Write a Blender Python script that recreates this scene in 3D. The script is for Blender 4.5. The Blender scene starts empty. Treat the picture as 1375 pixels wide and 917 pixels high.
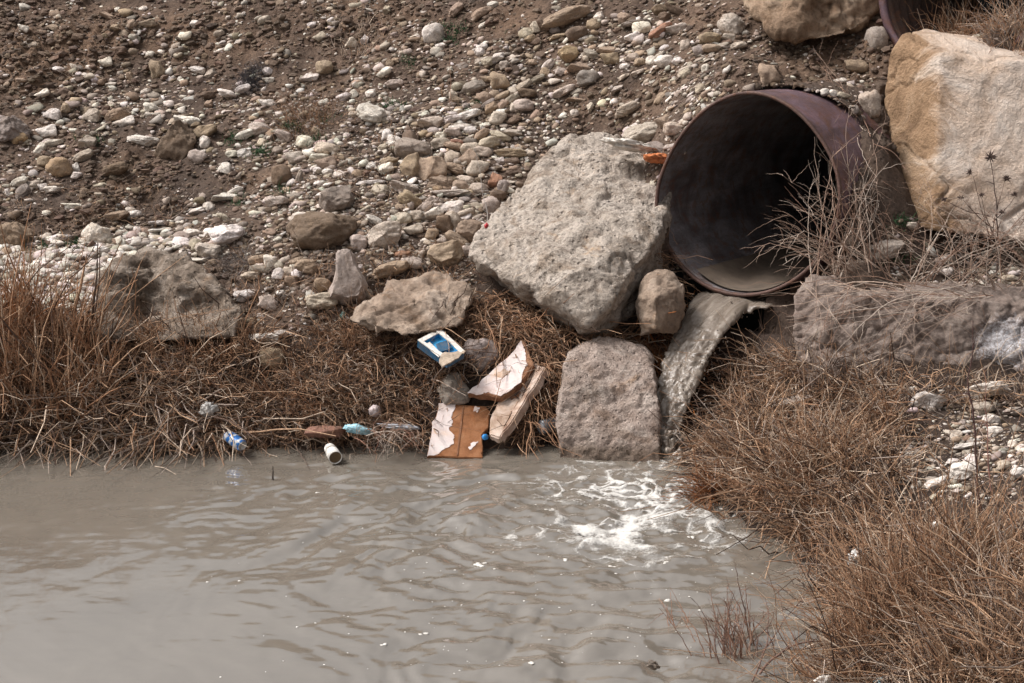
import bpy, bmesh, math, random
import numpy as np
from mathutils import Vector, Matrix, Quaternion

scene = bpy.context.scene
COL = scene.collection
rng = np.random.default_rng(7)
random.seed(7)
R = math.radians

# ------------------------------------------------------------------ camera
CAM_H, PITCH, FPX = 2.4, R(14.0), 50 / 36 * 1375
cam_d = bpy.data.cameras.new('camera')
cam_d.lens = 50; cam_d.sensor_width = 36; cam_d.clip_end = 500; cam_d.clip_start = 0.05
cam = bpy.data.objects.new('camera', cam_d)
cam.location = (0, 0, CAM_H); cam.rotation_euler = (R(90) - PITCH, 0, 0)
COL.objects.link(cam); scene.camera = cam
CF = np.array([0, math.cos(PITCH), -math.sin(PITCH)])
CU = np.array([0, math.sin(PITCH), math.cos(PITCH)])
CR = np.array([1.0, 0, 0])
CP = np.array([0, 0, CAM_H])

# ------------------------------------------------------------------ sky, sun, exposure
SUN_EL, SUN_AZ = R(55), R(-88)          # azimuth measured from +Y (away from camera) towards +X
world = bpy.data.worlds.new('World'); scene.world = world; world.use_nodes = True
wn = world.node_tree.nodes; wl = world.node_tree.links
sky = wn.new('ShaderNodeTexSky'); sky.sky_type = 'NISHITA'; sky.sun_disc = False
sky.sun_elevation = SUN_EL; sky.sun_rotation = SUN_AZ
sky.air_density = 1.0; sky.dust_density = 8.0; sky.ozone_density = 1.0
hs = wn.new('ShaderNodeHueSaturation'); hs.inputs['Saturation'].default_value = 0.2
wl.new(sky.outputs['Color'], hs.inputs['Color'])
bg = wn['Background']; wl.new(hs.outputs['Color'], bg.inputs['Color'])
bg.inputs['Strength'].default_value = 0.115
sun_d = bpy.data.lights.new('sun', 'SUN'); sun_d.energy = 2.3; sun_d.angle = R(18); sun_d.color = (1.0, 0.965, 0.94)
sun = bpy.data.objects.new('sun', sun_d); COL.objects.link(sun)
sdir = Vector((math.sin(SUN_AZ) * math.cos(SUN_EL), math.cos(SUN_AZ) * math.cos(SUN_EL), math.sin(SUN_EL)))
sun.rotation_euler = sdir.to_track_quat('Z', 'Y').to_euler()
scene.view_settings.view_transform = 'Standard'; scene.view_settings.look = 'None'
scene.view_settings.exposure = 0.45; scene.view_settings.gamma = 1.0; scene.view_settings.use_curve_mapping = False
scene.cycles.max_bounces = 6

# ------------------------------------------------------------------ numeric helpers
def unproj(px, py, d):
    px = np.asarray(px, float); py = np.asarray(py, float); d = np.asarray(d, float)
    v = CF + ((px - 687.5) / FPX)[..., None] * CR + ((458.5 - py) / FPX)[..., None] * CU
    return CP + v * d[..., None]
def project(P):
    v = np.asarray(P) - CP; d = v @ CF
    return 687.5 + FPX * (v @ CR) / d, 458.5 - FPX * (v @ CU) / d, d
def depth_for_z(py, z):
    return (CAM_H - z) / (math.sin(PITCH) - math.cos(PITCH) * (458.5 - py) / FPX)
def _h(ix, iy, iz, s):
    n = (ix * 374761393 + iy * 668265263 + iz * 2147483647 + s * 974634777) & 0xFFFFFFFF
    n = ((n ^ (n >> 13)) * 1274126177) & 0xFFFFFFFF
    n = ((n ^ (n >> 16)) * 2246822519) & 0xFFFFFFFF
    return ((n ^ (n >> 15)) & 0xFFFFFF) / 8388607.5 - 1.0
def vnoise(p, s=0):
    p = np.asarray(p, float); i = np.floor(p).astype(np.int64); f = p - i
    f = f * f * f * (f * (f * 6 - 15) + 10)
    x, y, z = i[..., 0], i[..., 1], i[..., 2]; r = 0
    for dx in (0, 1):
        wx = f[..., 0] if dx else 1 - f[..., 0]
        for dy in (0, 1):
            wy = f[..., 1] if dy else 1 - f[..., 1]
            for dz in (0, 1):
                wz = f[..., 2] if dz else 1 - f[..., 2]
                r = r + wx * wy * wz * _h(x + dx, y + dy, z + dz, s)
    return r
def fbm(p, octv=4, s=0, gain=.5):
    p = np.asarray(p, float); a, r = 1.0, 0
    for o in range(octv):
        r = r + a * vnoise(p * (2.03 ** o) + 17.3 * o, s + o); a *= gain
    return r
def xy0(x, y):
    return np.stack([x, y, np.zeros_like(x)], -1)
def sstep(a, b, x):
    t = np.clip((x - a) / (b - a), 0, 1); return t * t * (3 - 2 * t)

# ------------------------------------------------------------------ object helpers
def tag(o, label=None, cat=None, group=None, kind=None):
    if label: o['label'] = label
    if cat: o['category'] = cat
    if group: o['group'] = group
    if kind: o['kind'] = kind
    return o
def link(name, me, mat=None, parent=None):
    o = bpy.data.objects.new(name, me)
    if mat is not None and me is not None and len(me.materials) == 0: me.materials.append(mat)
    COL.objects.link(o)
    if parent is not None: o.parent = parent
    return o
def empty(name, loc):
    o = bpy.data.objects.new(name, None); COL.objects.link(o); o.location = loc; return o
def np_mesh(name, V, F, smooth=True, col=None, extra=None):
    V = np.ascontiguousarray(V, dtype=np.float32).reshape(-1, 3); F = np.ascontiguousarray(F, dtype=np.int32)
    me = bpy.data.meshes.new(name); k = F.shape[1]; n = F.shape[0]
    me.vertices.add(len(V)); me.vertices.foreach_set('co', V.ravel())
    me.loops.add(n * k); me.loops.foreach_set('vertex_index', F.ravel())
    me.polygons.add(n); me.polygons.foreach_set('loop_start', np.arange(0, n * k, k, dtype=np.int32))
    me.polygons.foreach_set('loop_total', np.full(n, k, dtype=np.int32))
    me.polygons.foreach_set('use_smooth', np.full(n, bool(smooth)))
    if col is not None:
        a = me.color_attributes.new('tint', 'FLOAT_COLOR', 'POINT')
        c = np.ones((len(V), 4), np.float32); c[:, :3] = col; a.data.foreach_set('color', c.ravel())
    for nm, val in (extra or {}).items():
        a = me.attributes.new(nm, 'FLOAT', 'POINT'); a.data.foreach_set('value', np.asarray(val, np.float32).ravel())
    me.update(calc_edges=True); me.validate(); return me
def shade_smooth(me):
    me.polygons.foreach_set('use_smooth', np.ones(len(me.polygons), bool)); me.update()
def grid_mesh(name, xs, ys, Z, keep=None, col=None, extra=None):
    nx, ny = len(xs), len(ys)
    X, Y = np.meshgrid(xs, ys)
    V = np.stack([X, Y, Z], -1).reshape(-1, 3)
    i = np.arange(nx * ny).reshape(ny, nx)
    F = np.stack([i[:-1, :-1], i[:-1, 1:], i[1:, 1:], i[1:, :-1]], -1).reshape(-1, 4)
    if keep is not None:
        kv = keep.reshape(-1); F = F[kv[F].all(1)]
    return np_mesh(name, V, F, True, col, extra)

# ------------------------------------------------------------------ materials
def new_mat(name):
    m = bpy.data.materials.new(name); m.use_nodes = True
    return m, m.node_tree.nodes, m.node_tree.links, m.node_tree.nodes['Principled BSDF']
def ramp(n, stops):
    r = n.new('ShaderNodeValToRGB'); e = r.color_ramp.elements
    while len(e) < len(stops): e.new(0.5)
    for el, (p, c) in zip(e, stops): el.position = p; el.color = (*c, 1) if len(c) == 3 else c
    return r
def noise(n, l, vec, scale, detail=6, rough=.6, dist=0.0):
    t = n.new('ShaderNodeTexNoise'); t.inputs['Scale'].default_value = scale; t.inputs['Detail'].default_value = detail
    t.inputs['Roughness'].default_value = rough; t.inputs['Distortion'].default_value = dist
    l.new(vec, t.inputs['Vector']); return t
def mix(n, l, mode, fac, a, b):
    m = n.new('ShaderNodeMix'); m.data_type = 'RGBA'; m.blend_type = mode
    for sock, v in ((m.inputs['Factor'], fac), (m.inputs['A'], a), (m.inputs['B'], b)):
        pass
    def put(s, v):
        if isinstance(v, bpy.types.NodeSocket): l.new(v, s)
        elif isinstance(v, (int, float)): s.default_value = v
        else: s.default_value = (*v, 1) if len(v) == 3 else v
    put(m.inputs[0], fac); put(m.inputs[6], a); put(m.inputs[7], b)
    return m.outputs[2]
def mathn(n, l, op, a, b=None):
    m = n.new('ShaderNodeMath'); m.operation = op
    for s, v in ((m.inputs[0], a), (m.inputs[1], b)):
        if v is None: continue
        if isinstance(v, bpy.types.NodeSocket): l.new(v, s)
        else: s.default_value = v
    return m.outputs[0]
def bump(n, l, height, strength, dist, prev=None):
    b = n.new('ShaderNodeBump'); b.inputs['Strength'].default_value = strength; b.inputs['Distance'].default_value = dist
    l.new(height, b.inputs['Height'])
    if prev is not None: l.new(prev, b.inputs['Normal'])
    return b.outputs['Normal']
def rock_mat(name, base=None, stops=None, big=5, fine=60, speck=.35, bstr=.6, bdist=.012, rough=.9, attr=None, wet=0.0, pits=0.0, contrast=(.6, 1.3)):
    """mottled mineral surface; base = 'object' (object colour), 'tint' (attribute) or None (stops ramp)"""
    m, n, l, b = new_mat(name)
    pos = n.new('ShaderNodeNewGeometry').outputs['Position']
    nb = noise(n, l, pos, big, 8, .62, .3); nf = noise(n, l, pos, fine, 6, .7)
    if base == 'object':
        src = n.new('ShaderNodeObjectInfo').outputs['Color']
    elif base == 'tint':
        a = n.new('ShaderNodeAttribute'); a.attribute_name = 'tint'; src = a.outputs['Color']
    else:
        rp = ramp(n, stops); l.new(nb.outputs['Fac'], rp.inputs['Fac']); src = rp.outputs['Color']
    lo, hi = contrast
    sh = ramp(n, [(.3, (lo, lo, lo)), (.5, (1, 1, 1)), (.72, (hi, hi, hi))]); l.new(nf.outputs['Fac'], sh.inputs['Fac'])
    c = mix(n, l, 'MULTIPLY', speck * 1.6 if speck < .6 else 1.0, src, sh.outputs['Color'])
    if base in ('object', 'tint'):
        s2 = ramp(n, [(.32, (.72, .66, .6)), (.5, (1, 1, 1)), (.7, (1.12, 1.1, 1.06))]); l.new(nb.outputs['Fac'], s2.inputs['Fac'])
        c = mix(n, l, 'MULTIPLY', .8, c, s2.outputs['Color'])
        nd = noise(n, l, pos, 21, 6, .65, .5); rd = ramp(n, [(.47, (0, 0, 0)), (.66, (.5, .5, .5))]); l.new(nd.outputs['Fac'], rd.inputs['Fac']); c = mix(n, l, 'MIX', rd.outputs['Color'], c, (.20, .15, .115)) if name in ('stone', 'pebble') else c
    else:
        ns = noise(n, l, pos, 3.1, 7, .68, 1.2); s4 = ramp(n, [(.34, (.62, .55, .48)), (.47, (1, 1, 1)), (.58, (1, 1, 1)), (.7, (1.0, .80, .60))]); l.new(ns.outputs['Fac'], s4.inputs['Fac']); c = mix(n, l, 'MULTIPLY', .85, c, s4.outputs['Color'])
    hsum = mathn(n, l, 'ADD', mathn(n, l, 'MULTIPLY', nb.outputs['Fac'], 1.0), mathn(n, l, 'MULTIPLY', nf.outputs['Fac'], .5))
    if pits:
        v = n.new('ShaderNodeTexVoronoi'); v.inputs['Scale'].default_value = fine * .45; l.new(pos, v.inputs['Vector'])
        pr = ramp(n, [(.0, (0, 0, 0)), (.28, (1, 1, 1))]); l.new(v.outputs['Distance'], pr.inputs['Fac'])
        hsum = mathn(n, l, 'ADD', hsum, mathn(n, l, 'MULTIPLY', pr.outputs['Color'], pits))
    if wet:
        sp_ = n.new('ShaderNodeSeparateXYZ'); l.new(pos, sp_.inputs[0]); wz = n.new('ShaderNodeMapRange'); l.new(mathn(n, l, 'SUBTRACT', sp_.outputs['Z'], mathn(n, l, 'MULTIPLY', nb.outputs['Fac'], wet)), wz.inputs[0]); wz.inputs[1].default_value = .03; wz.inputs[2].default_value = -.02
        c = mix(n, l, 'MULTIPLY', wz.outputs[0], c, (.45, .42, .38))
    l.new(c, b.inputs['Base Color']); b.inputs['Roughness'].default_value = rough
    b.inputs['Specular IOR Level'].default_value = .25
    l.new(bump(n, l, hsum, bstr, bdist), b.inputs['Normal'])
    return m
def plain_mat(name, color, rough=.6, metal=0.0, var=.25, scale=30, spec=.4, dirt=.6):
    m, n, l, b = new_mat(name)
    pos = n.new('ShaderNodeNewGeometry').outputs['Position']
    t = noise(n, l, pos, scale, 6, .65)
    rp = ramp(n, [(.3, tuple(c * (1 - var) for c in color)), (.7, tuple(min(1, c * (1 + var)) for c in color))]); l.new(t.outputs['Fac'], rp.inputs['Fac'])
    gd = noise(n, l, pos, 26, 8, .72, .8); gr_ = ramp(n, [(.46, (0, 0, 0)), (.68, (dirt, dirt, dirt))]); l.new(gd.outputs['Fac'], gr_.inputs['Fac'])
    l.new(mix(n, l, 'MIX', gr_.outputs['Color'], rp.outputs['Color'], (.17, .125, .09)), b.inputs['Base Color']); b.inputs['Roughness'].default_value = rough; b.inputs['Metallic'].default_value = metal
    b.inputs['Specular IOR Level'].default_value = spec
    l.new(bump(n, l, t.outputs['Fac'], .25, .004), b.inputs['Normal'])
    return m
def tint_mat(name, rough=.85, spec=.2):
    m, n, l, b = new_mat(name)
    a = n.new('ShaderNodeAttribute'); a.attribute_name = 'tint'
    pos = n.new('ShaderNodeNewGeometry').outputs['Position']; t = noise(n, l, pos, 45, 3, .6)
    rp = ramp(n, [(.3, (.7, .7, .7)), (.7, (1.2, 1.2, 1.2))]); l.new(t.outputs['Fac'], rp.inputs['Fac'])
    l.new(mix(n, l, 'MULTIPLY', 1.0, a.outputs['Color'], rp.outputs['Color']), b.inputs['Base Color'])
    b.inputs['Roughness'].default_value = rough; b.inputs['Specular IOR Level'].default_value = spec
    return m

STONE_MAT = rock_mat('stone', 'object', big=12, fine=90, speck=.6, bstr=.9, bdist=.014, contrast=(.5, 1.22))
PEBBLE_MAT = rock_mat('pebble', 'tint', big=16, fine=120, speck=.5, bstr=.7, bdist=.008, contrast=(.55, 1.2))
SOIL_MAT = rock_mat('soil', 'tint', big=7, fine=42, speck=.62, bstr=.9, bdist=.03, rough=.97, pits=.5, contrast=(.5, 1.45))
DRY_MAT = tint_mat('dry_stem')

# ------------------------------------------------------------------ ground: a height field fitted to the bank
ctrl = []
def cd(px, py, d): ctrl.append(unproj(px, py, d))
def cz(px, py, z): ctrl.append(unproj(px, py, depth_for_z(py, z)))
for px in (-250, 0, 150, 300, 450, 560, 680): cz(px, 600, 0.0)
for px in (-250, 0, 220, 450):
    k = (px - 220) / 1000
    for py, d in ((560, 7.72), (520, 7.83), (440, 8.2), (380, 8.6), (300, 9.1), (200, 9.8), (100, 10.55), (0, 11.2)):
        cd(px, py, d - (max(0, k) * 1.2 if py < 420 else 0))
for py, d in ((560, 7.7), (520, 7.8), (450, 8.0), (380, 8.35), (300, 8.75), (200, 9.4), (100, 10.0), (0, 10.6)): cd(600, py, d)
for a in ((700, 540, 7.72), (700, 480, 7.9), (780, 460, 8.0), (640, 380, 8.3), (700, 300, 8.75), (800, 300, 9.0), (800, 230, 9.2), (820, 150, 9.35),
          (750, 130, 9.6), (750, 50, 9.95), (750, 0, 10.2), (900, 100, 9.2), (900, 40, 9.55), (900, 0, 9.8), (1050, 60, 9.1), (1050, 0, 9.3), (1150, 20, 9.15),
          (1150, 80, 8.95), (1000, 114, 8.3), (1060, 120, 8.5), (1110, 126, 8.65), (1132, 150, 8.4), (1152, 195, 8.1), (1168, 250, 7.95), (1185, 200, 8.15), (1185, 260, 8.0), (1152, 320, 7.82), (890, 200, 8.6),
          (860, 300, 8.5), (875, 350, 8.4), (895, 400, 8.35), (930, 435, 8.25), (980, 450, 8.2), (1030, 430, 8.1), (960, 550, 7.85), (1040, 500, 7.75),
          (1150, 520, 7.4), (1300, 515, 7.3), (1450, 515, 7.3), (1100, 385, 8.1), (1160, 372, 8.0), (1250, 375, 7.95), (1400, 385, 7.9), (1250, 300, 8.3), (1400, 300, 8.3),
          (1250, 180, 8.75), (1450, 180, 8.75), (1215, 80, 8.8), (1320, 52, 8.46), (1450, 54, 8.46), (1300, 0, 9.3), (1450, 0, 9.2), (1250, 545, 7.05), (1400, 540, 7.05)): cd(*a)
for a in ((750, 607, -.05), (890, 612, -.02), (960, 682, -.02), (1060, 747, -.02), (1112, 810, -.02), (1108, 917, -.02), (1105, 1050, -.02), (1000, 612, .12), (1060, 620, .22), (1150, 700, .17),
          (1150, 620, .3), (1250, 750, .24), (1250, 620, .33), (1160, 800, .1), (1250, 900, .24), (1375, 917, .42), (1375, 750, .42), (1375, 650, .42), (1375, 575, .44),
          (1550, 750, .7), (1550, 620, .6), (1550, 917, .6)): cz(*a)
for x, y, z in ((-4, 6.6, -.35), (-2, 6.7, -.35), (-.5, 6.6, -.35), (.3, 6.7, -.3), (-4, 5, -.7), (-1.5, 5, -.7), (.3, 5, -.5), (.5, 4.2, -.4), (-4, 3, -.7), (-1, 3, -.7), (.5, 3, -.5),
                (-4, 11.7, 2.42), (-2, 11.6, 2.48), (0, 11.3, 2.5), (1.5, 10.7, 2.5), (3, 10.2, 2.52), (-4, 13, 2.5), (-1, 13, 2.5), (2, 13, 2.55), (4, 13, 2.55), (2.0, 3, .35), (3.5, 3, .6)):
    ctrl.append(np.array((x, y, z)))
CT = np.array(ctrl)
def _ker(a, b): return np.sqrt(((a[:, None, :2] - b[None, :, :2]) ** 2).sum(-1) + .15 ** 2)
_A = np.block([[_ker(CT, CT) - np.eye(len(CT)) * .012, np.c_[np.ones(len(CT)), CT[:, :2]]], [np.c_[np.ones(len(CT)), CT[:, :2]].T, np.zeros((3, 3))]])
_W = np.linalg.solve(_A, np.r_[CT[:, 2], 0, 0, 0])
def base_h(x, y):
    sh = x.shape; p = np.stack([np.clip(x, -3.9, 3.6).ravel(), np.clip(y, 3.0, 12.9).ravel()], -1); out = np.empty(len(p))
    for i in range(0, len(p), 20000):
        q = p[i:i + 20000]; out[i:i + 20000] = _ker(q, CT) @ _W[:-3] + _W[-3] + q @ _W[-2:]
    return out.reshape(sh)
def axis_steps(a, b, step, lo, hi):
    v = list(np.arange(a, b, step)); s = step
    x = v[0]
    left = []
    while x > lo: s *= 1.35; x -= s; left.append(x)
    x = v[-1]; s = step; right = []
    while x < hi: s *= 1.35; x += s; right.append(x)
    return np.array(left[::-1] + v + right)
GX = axis_steps(-3.9, 3.5, .017, -120, 120); GY = axis_steps(3.9, 12.3, .017, -120, 200)
_X, _Y = np.meshgrid(GX, GY)
# evaluate the smooth field on a coarse lattice, then add relief
cxs = axis_steps(-3.95, 3.65, .06, -121, 121); cys = axis_steps(2.95, 13.0, .06, -121, 201)
_CX, _CY = np.meshgrid(cxs, cys); CH = base_h(_CX, _CY)
def bil(xs, ys, H, x, y):
    i = np.clip(np.searchsorted(xs, x) - 1, 0, len(xs) - 2); j = np.clip(np.searchsorted(ys, y) - 1, 0, len(ys) - 2)
    u = np.clip((x - xs[i]) / (xs[i + 1] - xs[i]), 0, 1); v = np.clip((y - ys[j]) / (ys[j + 1] - ys[j]), 0, 1)
    return H[j, i] * (1 - u) * (1 - v) + H[j, i + 1] * u * (1 - v) + H[j + 1, i] * (1 - u) * v + H[j + 1, i + 1] * u * v
H0 = bil(cxs, cys, CH, _X, _Y)
land = sstep(-.02, .25, H0)
def blob(px, py, blobs):
    r = np.zeros_like(px)
    for cx, cy, sx, sy, a in blobs: r = r + a * np.exp(-((px - cx) / sx) ** 2 - ((py - cy) / sy) ** 2)
    return r
BARE = [(45, 95, 70, 55, 1), (110, 75, 60, 22, .9), (200, 60, 90, 30, .7), (330, 45, 90, 35, .55), (480, 20, 70, 50, .7), (560, 25, 60, 22, .5), (690, 30, 45, 40, .55), (170, 240, 60, 45, 1),
        (1090, 85, 90, 45, .95), (1180, 20, 50, 60, 1), (820, 150, 60, 18, .5), (800, 130, 60, 25, .45), (330, 240, 40, 20, .6), (110, 300, 70, 18, .8), (940, 30, 60, 25, .3), (890, 115, 40, 20, .3), (70, 15, 80, 30, .5), (-90, 100, 90, 90, .9)]
with np.errstate(all='ignore'):
    PX, PY, PD = project(np.stack([_X, _Y, H0], -1))
vis = (PD > 3)
PXc = np.where(vis, np.clip(PX, -400, 1800), -400); PYc = np.where(vis, np.clip(PY, -300, 1300), 1300)
bare = np.clip(blob(PXc, PYc, BARE), 0, 1)
P3 = xy0(_X, _Y)
rel = .05 * fbm(P3 * 1.7, 3, 3) + .022 * fbm(P3 * 6, 3, 9) + .010 * fbm(P3 * 19, 3, 21)
clod = np.maximum(0, fbm(P3 * 8, 4, 33)) * .075 + np.abs(fbm(P3 * 24, 2, 37)) * .03
GH = H0 + land * (rel * .8 + clod * (.25 + .9 * bare))
def ground(x, y): return bil(GX, GY, GH, np.asarray(x, float), np.asarray(y, float))
def hit(px, py):
    """pixel rays onto the ground (vectorised)"""
    px = np.atleast_1d(np.asarray(px, float)); py = np.atleast_1d(np.asarray(py, float))
    v = CF + ((px - 687.5) / FPX)[:, None] * CR + ((458.5 - py) / FPX)[:, None] * CU
    res = np.full(len(px), 14.0); done = np.zeros(len(px), bool); prev = np.full(len(px), 3.0)
    for d in np.arange(3.0, 14.0, .02):
        p = CP + v * d; below = (p[:, 2] < ground(p[:, 0], p[:, 1])) & ~done
        res[below] = d - .01; done |= below
        if done.all(): break
    p = CP + v * res[:, None]; p[:, 2] = ground(p[:, 0], p[:, 1])
    return p, res
def gnormal(x, y, e=.06):
    x = np.asarray(x, float); y = np.asarray(y, float)
    n = np.stack([-(bil(cxs, cys, CH, x + e, y) - bil(cxs, cys, CH, x - e, y)) / (2 * e), -(bil(cxs, cys, CH, x, y + e) - bil(cxs, cys, CH, x, y - e)) / (2 * e), np.ones_like(x)], -1)
    return n / np.linalg.norm(n, axis=-1, keepdims=True)

# the big steel pipe: axis and radius (needed to open the ground where it comes out)
PIPE_C = unproj(1000, 258, 8.1); PIPE_R = .572; PIPE_AZ = R(38)
PIPE_A = np.array([math.sin(PIPE_AZ), math.cos(PIPE_AZ), -.012]); PIPE_A /= np.linalg.norm(PIPE_A)
_TH = np.array([0, 15, 30, 46, 70, 90, 102, 127, 144, 165, 185, 201, 220, 247, 270, 300, 330, 360]); _RT = np.array([.99, .975, .95, .945, .98, 1.0, .975, .92, .90, .93, 1.01, 1.05, 1.054, 1.07, 1.05, 1.026, 1.005, .99])
_tf = np.arange(0, 361.0); _rf = np.interp(_tf, _TH, _RT); _rf = np.array([np.mean(_rf[(np.arange(i - 10, i + 11)) % 360]) for i in range(361)])
def rfun(th): return np.interp(np.degrees(th) % 360, _tf, _rf)
PIPE_N = np.array([math.cos(PIPE_AZ), -math.sin(PIPE_AZ), 0])      # horizontal normal, towards picture right
rv = np.stack([_X, _Y, GH], -1) - PIPE_C; tt = rv @ PIPE_A
rad = np.linalg.norm(rv - tt[..., None] * PIPE_A, axis=-1)
# soil in front of the mouth stays below the lip and climbs to the crown of the pipe behind it
lim = PIPE_C[2] - PIPE_R - .22; nn_ = rv @ PIPE_N
GH = np.where((tt < .0) & (tt > -.9) & (np.abs(nn_) < PIPE_R * .82) & (GH > lim), lim, GH)
# earth lying on the crown of the pipe
rad0 = np.linalg.norm(rv - tt[..., None] * PIPE_A, axis=-1); crown = (tt > .015) & (tt < 3) & (rad0 < PIPE_R + .02) & (rad0 > PIPE_R - .2) & (rv[..., 2] > .62 * PIPE_R) & (np.abs(nn_) < PIPE_R * .8)
GH = np.where(crown, PIPE_C[2] - .012 * tt + np.sqrt(np.maximum(PIPE_R ** 2 - nn_ ** 2, 0)) * rfun(np.arctan2(np.sqrt(np.maximum(PIPE_R ** 2 - nn_ ** 2, 0)), nn_)) + .022, GH)
rv = np.stack([_X, _Y, GH], -1) - PIPE_C; tt = rv @ PIPE_A
rad = np.linalg.norm(rv - tt[..., None] * PIPE_A, axis=-1)
thp = np.arctan2(rv[..., 2], rv @ PIPE_N); inside = (tt > -.01) & (tt < 5) & (rad < PIPE_R * rfun(thp) - .006)
C2 = unproj(1287, -12, 8.6); R2 = .5
rv2 = np.stack([_X, _Y, GH], -1) - C2; t2_ = rv2 @ PIPE_A
inside |= (t2_ > -.01) & (t2_ < 1.5) & (np.linalg.norm(rv2 - t2_[..., None] * PIPE_A, axis=-1) < R2 - .01)
def in_pipe(P):
    r_ = np.zeros(len(P), bool)
    for c_, q_ in ((PIPE_C, PIPE_R), (C2, R2)):
        v_ = P - c_; t_ = v_ @ PIPE_A; r_ |= (t_ > -.08) & (np.linalg.norm(v_ - t_[:, None] * PIPE_A, axis=1) < q_ * (rfun(np.arctan2(v_[:, 2], v_ @ PIPE_N)) if q_ == PIPE_R else 1) + .01)
    return r_
# soil colours: warm bare earth, grey-brown among stones and brown under grass, both darkened to deepen shaded gaps
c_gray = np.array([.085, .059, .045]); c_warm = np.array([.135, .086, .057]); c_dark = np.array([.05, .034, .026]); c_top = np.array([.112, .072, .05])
wob = fbm(P3 * 2.5, 4, 50)[..., None]
wm = np.clip(bare + .25 * wob[..., 0], 0, 1)[..., None]
tint = c_gray * (1 + .25 * wob) * (1 - wm) + c_warm * (1 + .2 * wob) * wm
up = np.clip((150 - PYc) / 250, 0, 1)[..., None] * .5; tint = tint * (1 - up) + c_top * up
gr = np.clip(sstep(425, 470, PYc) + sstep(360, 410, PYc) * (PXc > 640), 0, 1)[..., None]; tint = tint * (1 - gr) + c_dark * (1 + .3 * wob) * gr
tint = np.clip(tint, .02, .6)
gme = grid_mesh('ground', GX, GY, GH, keep=~inside, col=tint.reshape(-1, 3))
tag(link('ground', gme, SOIL_MAT), 'brown stony earth bank sloping down to the muddy water', kind='structure')

# ------------------------------------------------------------------ water
IMP = unproj(900, 607, depth_for_z(607, 0)); FOAM_C = unproj(852, 694, depth_for_z(694, 0))
def water_h(x, y):
    p = xy0(x, y); r = np.hypot(x - FOAM_C[0], (y - FOAM_C[1]))
    calm = 1 - .85 * sstep(-.5, -1.9, x - .55 * (y - 6.3) * -1.0)
    near = np.exp(-(r / .8) ** 2)
    wob = fbm(p * 2.2, 3, 60)
    ring = np.sin(r * 2 * math.pi / .155 + wob * 3.2) * .003 * np.exp(-r / 2.6) * (.35 + np.clip(fbm(p * 1.7, 2, 63) + .5, 0, 1.2))
    ring2 = np.sin(r * 2 * math.pi / .36 + wob * 4 + 1) * .0052 * np.exp(-r / 2.2) * (.3 + np.clip(fbm(p * 1.3 + 4, 2, 66) + .5, 0, 1.2))
    cx_, cy_ = FOAM_C[0] + .15, FOAM_C[1] - .75; r2 = np.hypot(x - cx_, y - cy_); ang = np.arctan2(y - cy_, cx_ - x); w1_ = fbm(p * 1.1, 3, 72); w2_ = fbm(p * 2.6 + 7, 3, 74); q = np.stack([ang * 5.0 + r2 * 1.3 + .9 * w2_, r2 * 6.5 + 1.5 * w1_ + .5 * w2_, np.zeros_like(x)], -1)
    chop = fbm(q, 4, 70) * .016 * sstep(.25, 1.1, r2) + fbm(p * np.array([4.5, 8, 1]), 4, 76) * .008 * (1 - .6 * sstep(.4, 1.6, r2)) + fbm(p * np.array([10, 26, 1]), 3, 80) * .0034
    turb = fbm(p * 11, 4, 90) * .012
    edge = np.exp(-np.abs(y - 7.2) / .5)
    return (ring + ring2 + chop * (1 - .5 * edge)) * calm + turb * near
WX = axis_steps(-3.2, 2.4, .013, -120, 120); WY = axis_steps(4.2, 7.75, .013, -120, 9.0)
_WX, _WY = np.meshgrid(WX, WY); fade = np.exp(-np.maximum(0, np.abs(_WX) - 4)) * np.exp(-np.maximum(0, 3 - _WY))
WH = water_h(np.clip(_WX, -6, 6), np.clip(_WY, 0, 9)) * fade
def water_mat(name, base, rough, ior=1.33):
    m, n, l, b = new_mat(name)
    pos = n.new('ShaderNodeNewGeometry').outputs['Position']
    t = noise(n, l, pos, 1.6, 5, .6, .6); mp = n.new('ShaderNodeMapping'); mp.inputs['Scale'].default_value = (14, 34, 14); l.new(pos, mp.inputs['Vector'])
    t2 = noise(n, l, mp.outputs['Vector'], 1.0, 4, .6)
    rp = ramp(n, [(.3, tuple(c * .88 for c in base)), (.7, tuple(c * 1.08 for c in base))]); l.new(t.outputs['Fac'], rp.inputs['Fac'])
    l.new(rp.outputs['Color'], b.inputs['Base Color']); b.inputs['Roughness'].default_value = rough; b.inputs['IOR'].default_value = ior
    l.new(bump(n, l, t2.outputs['Fac'], .25, .002), b.inputs['Normal'])
    return m
WATER = water_mat('muddy_water', (.165, .143, .118), .025, 2.6)
tag(link('water', grid_mesh('water', WX, WY, WH), WATER), 'murky grey brown water with ripples spreading from the outfall', kind='structure')
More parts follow.
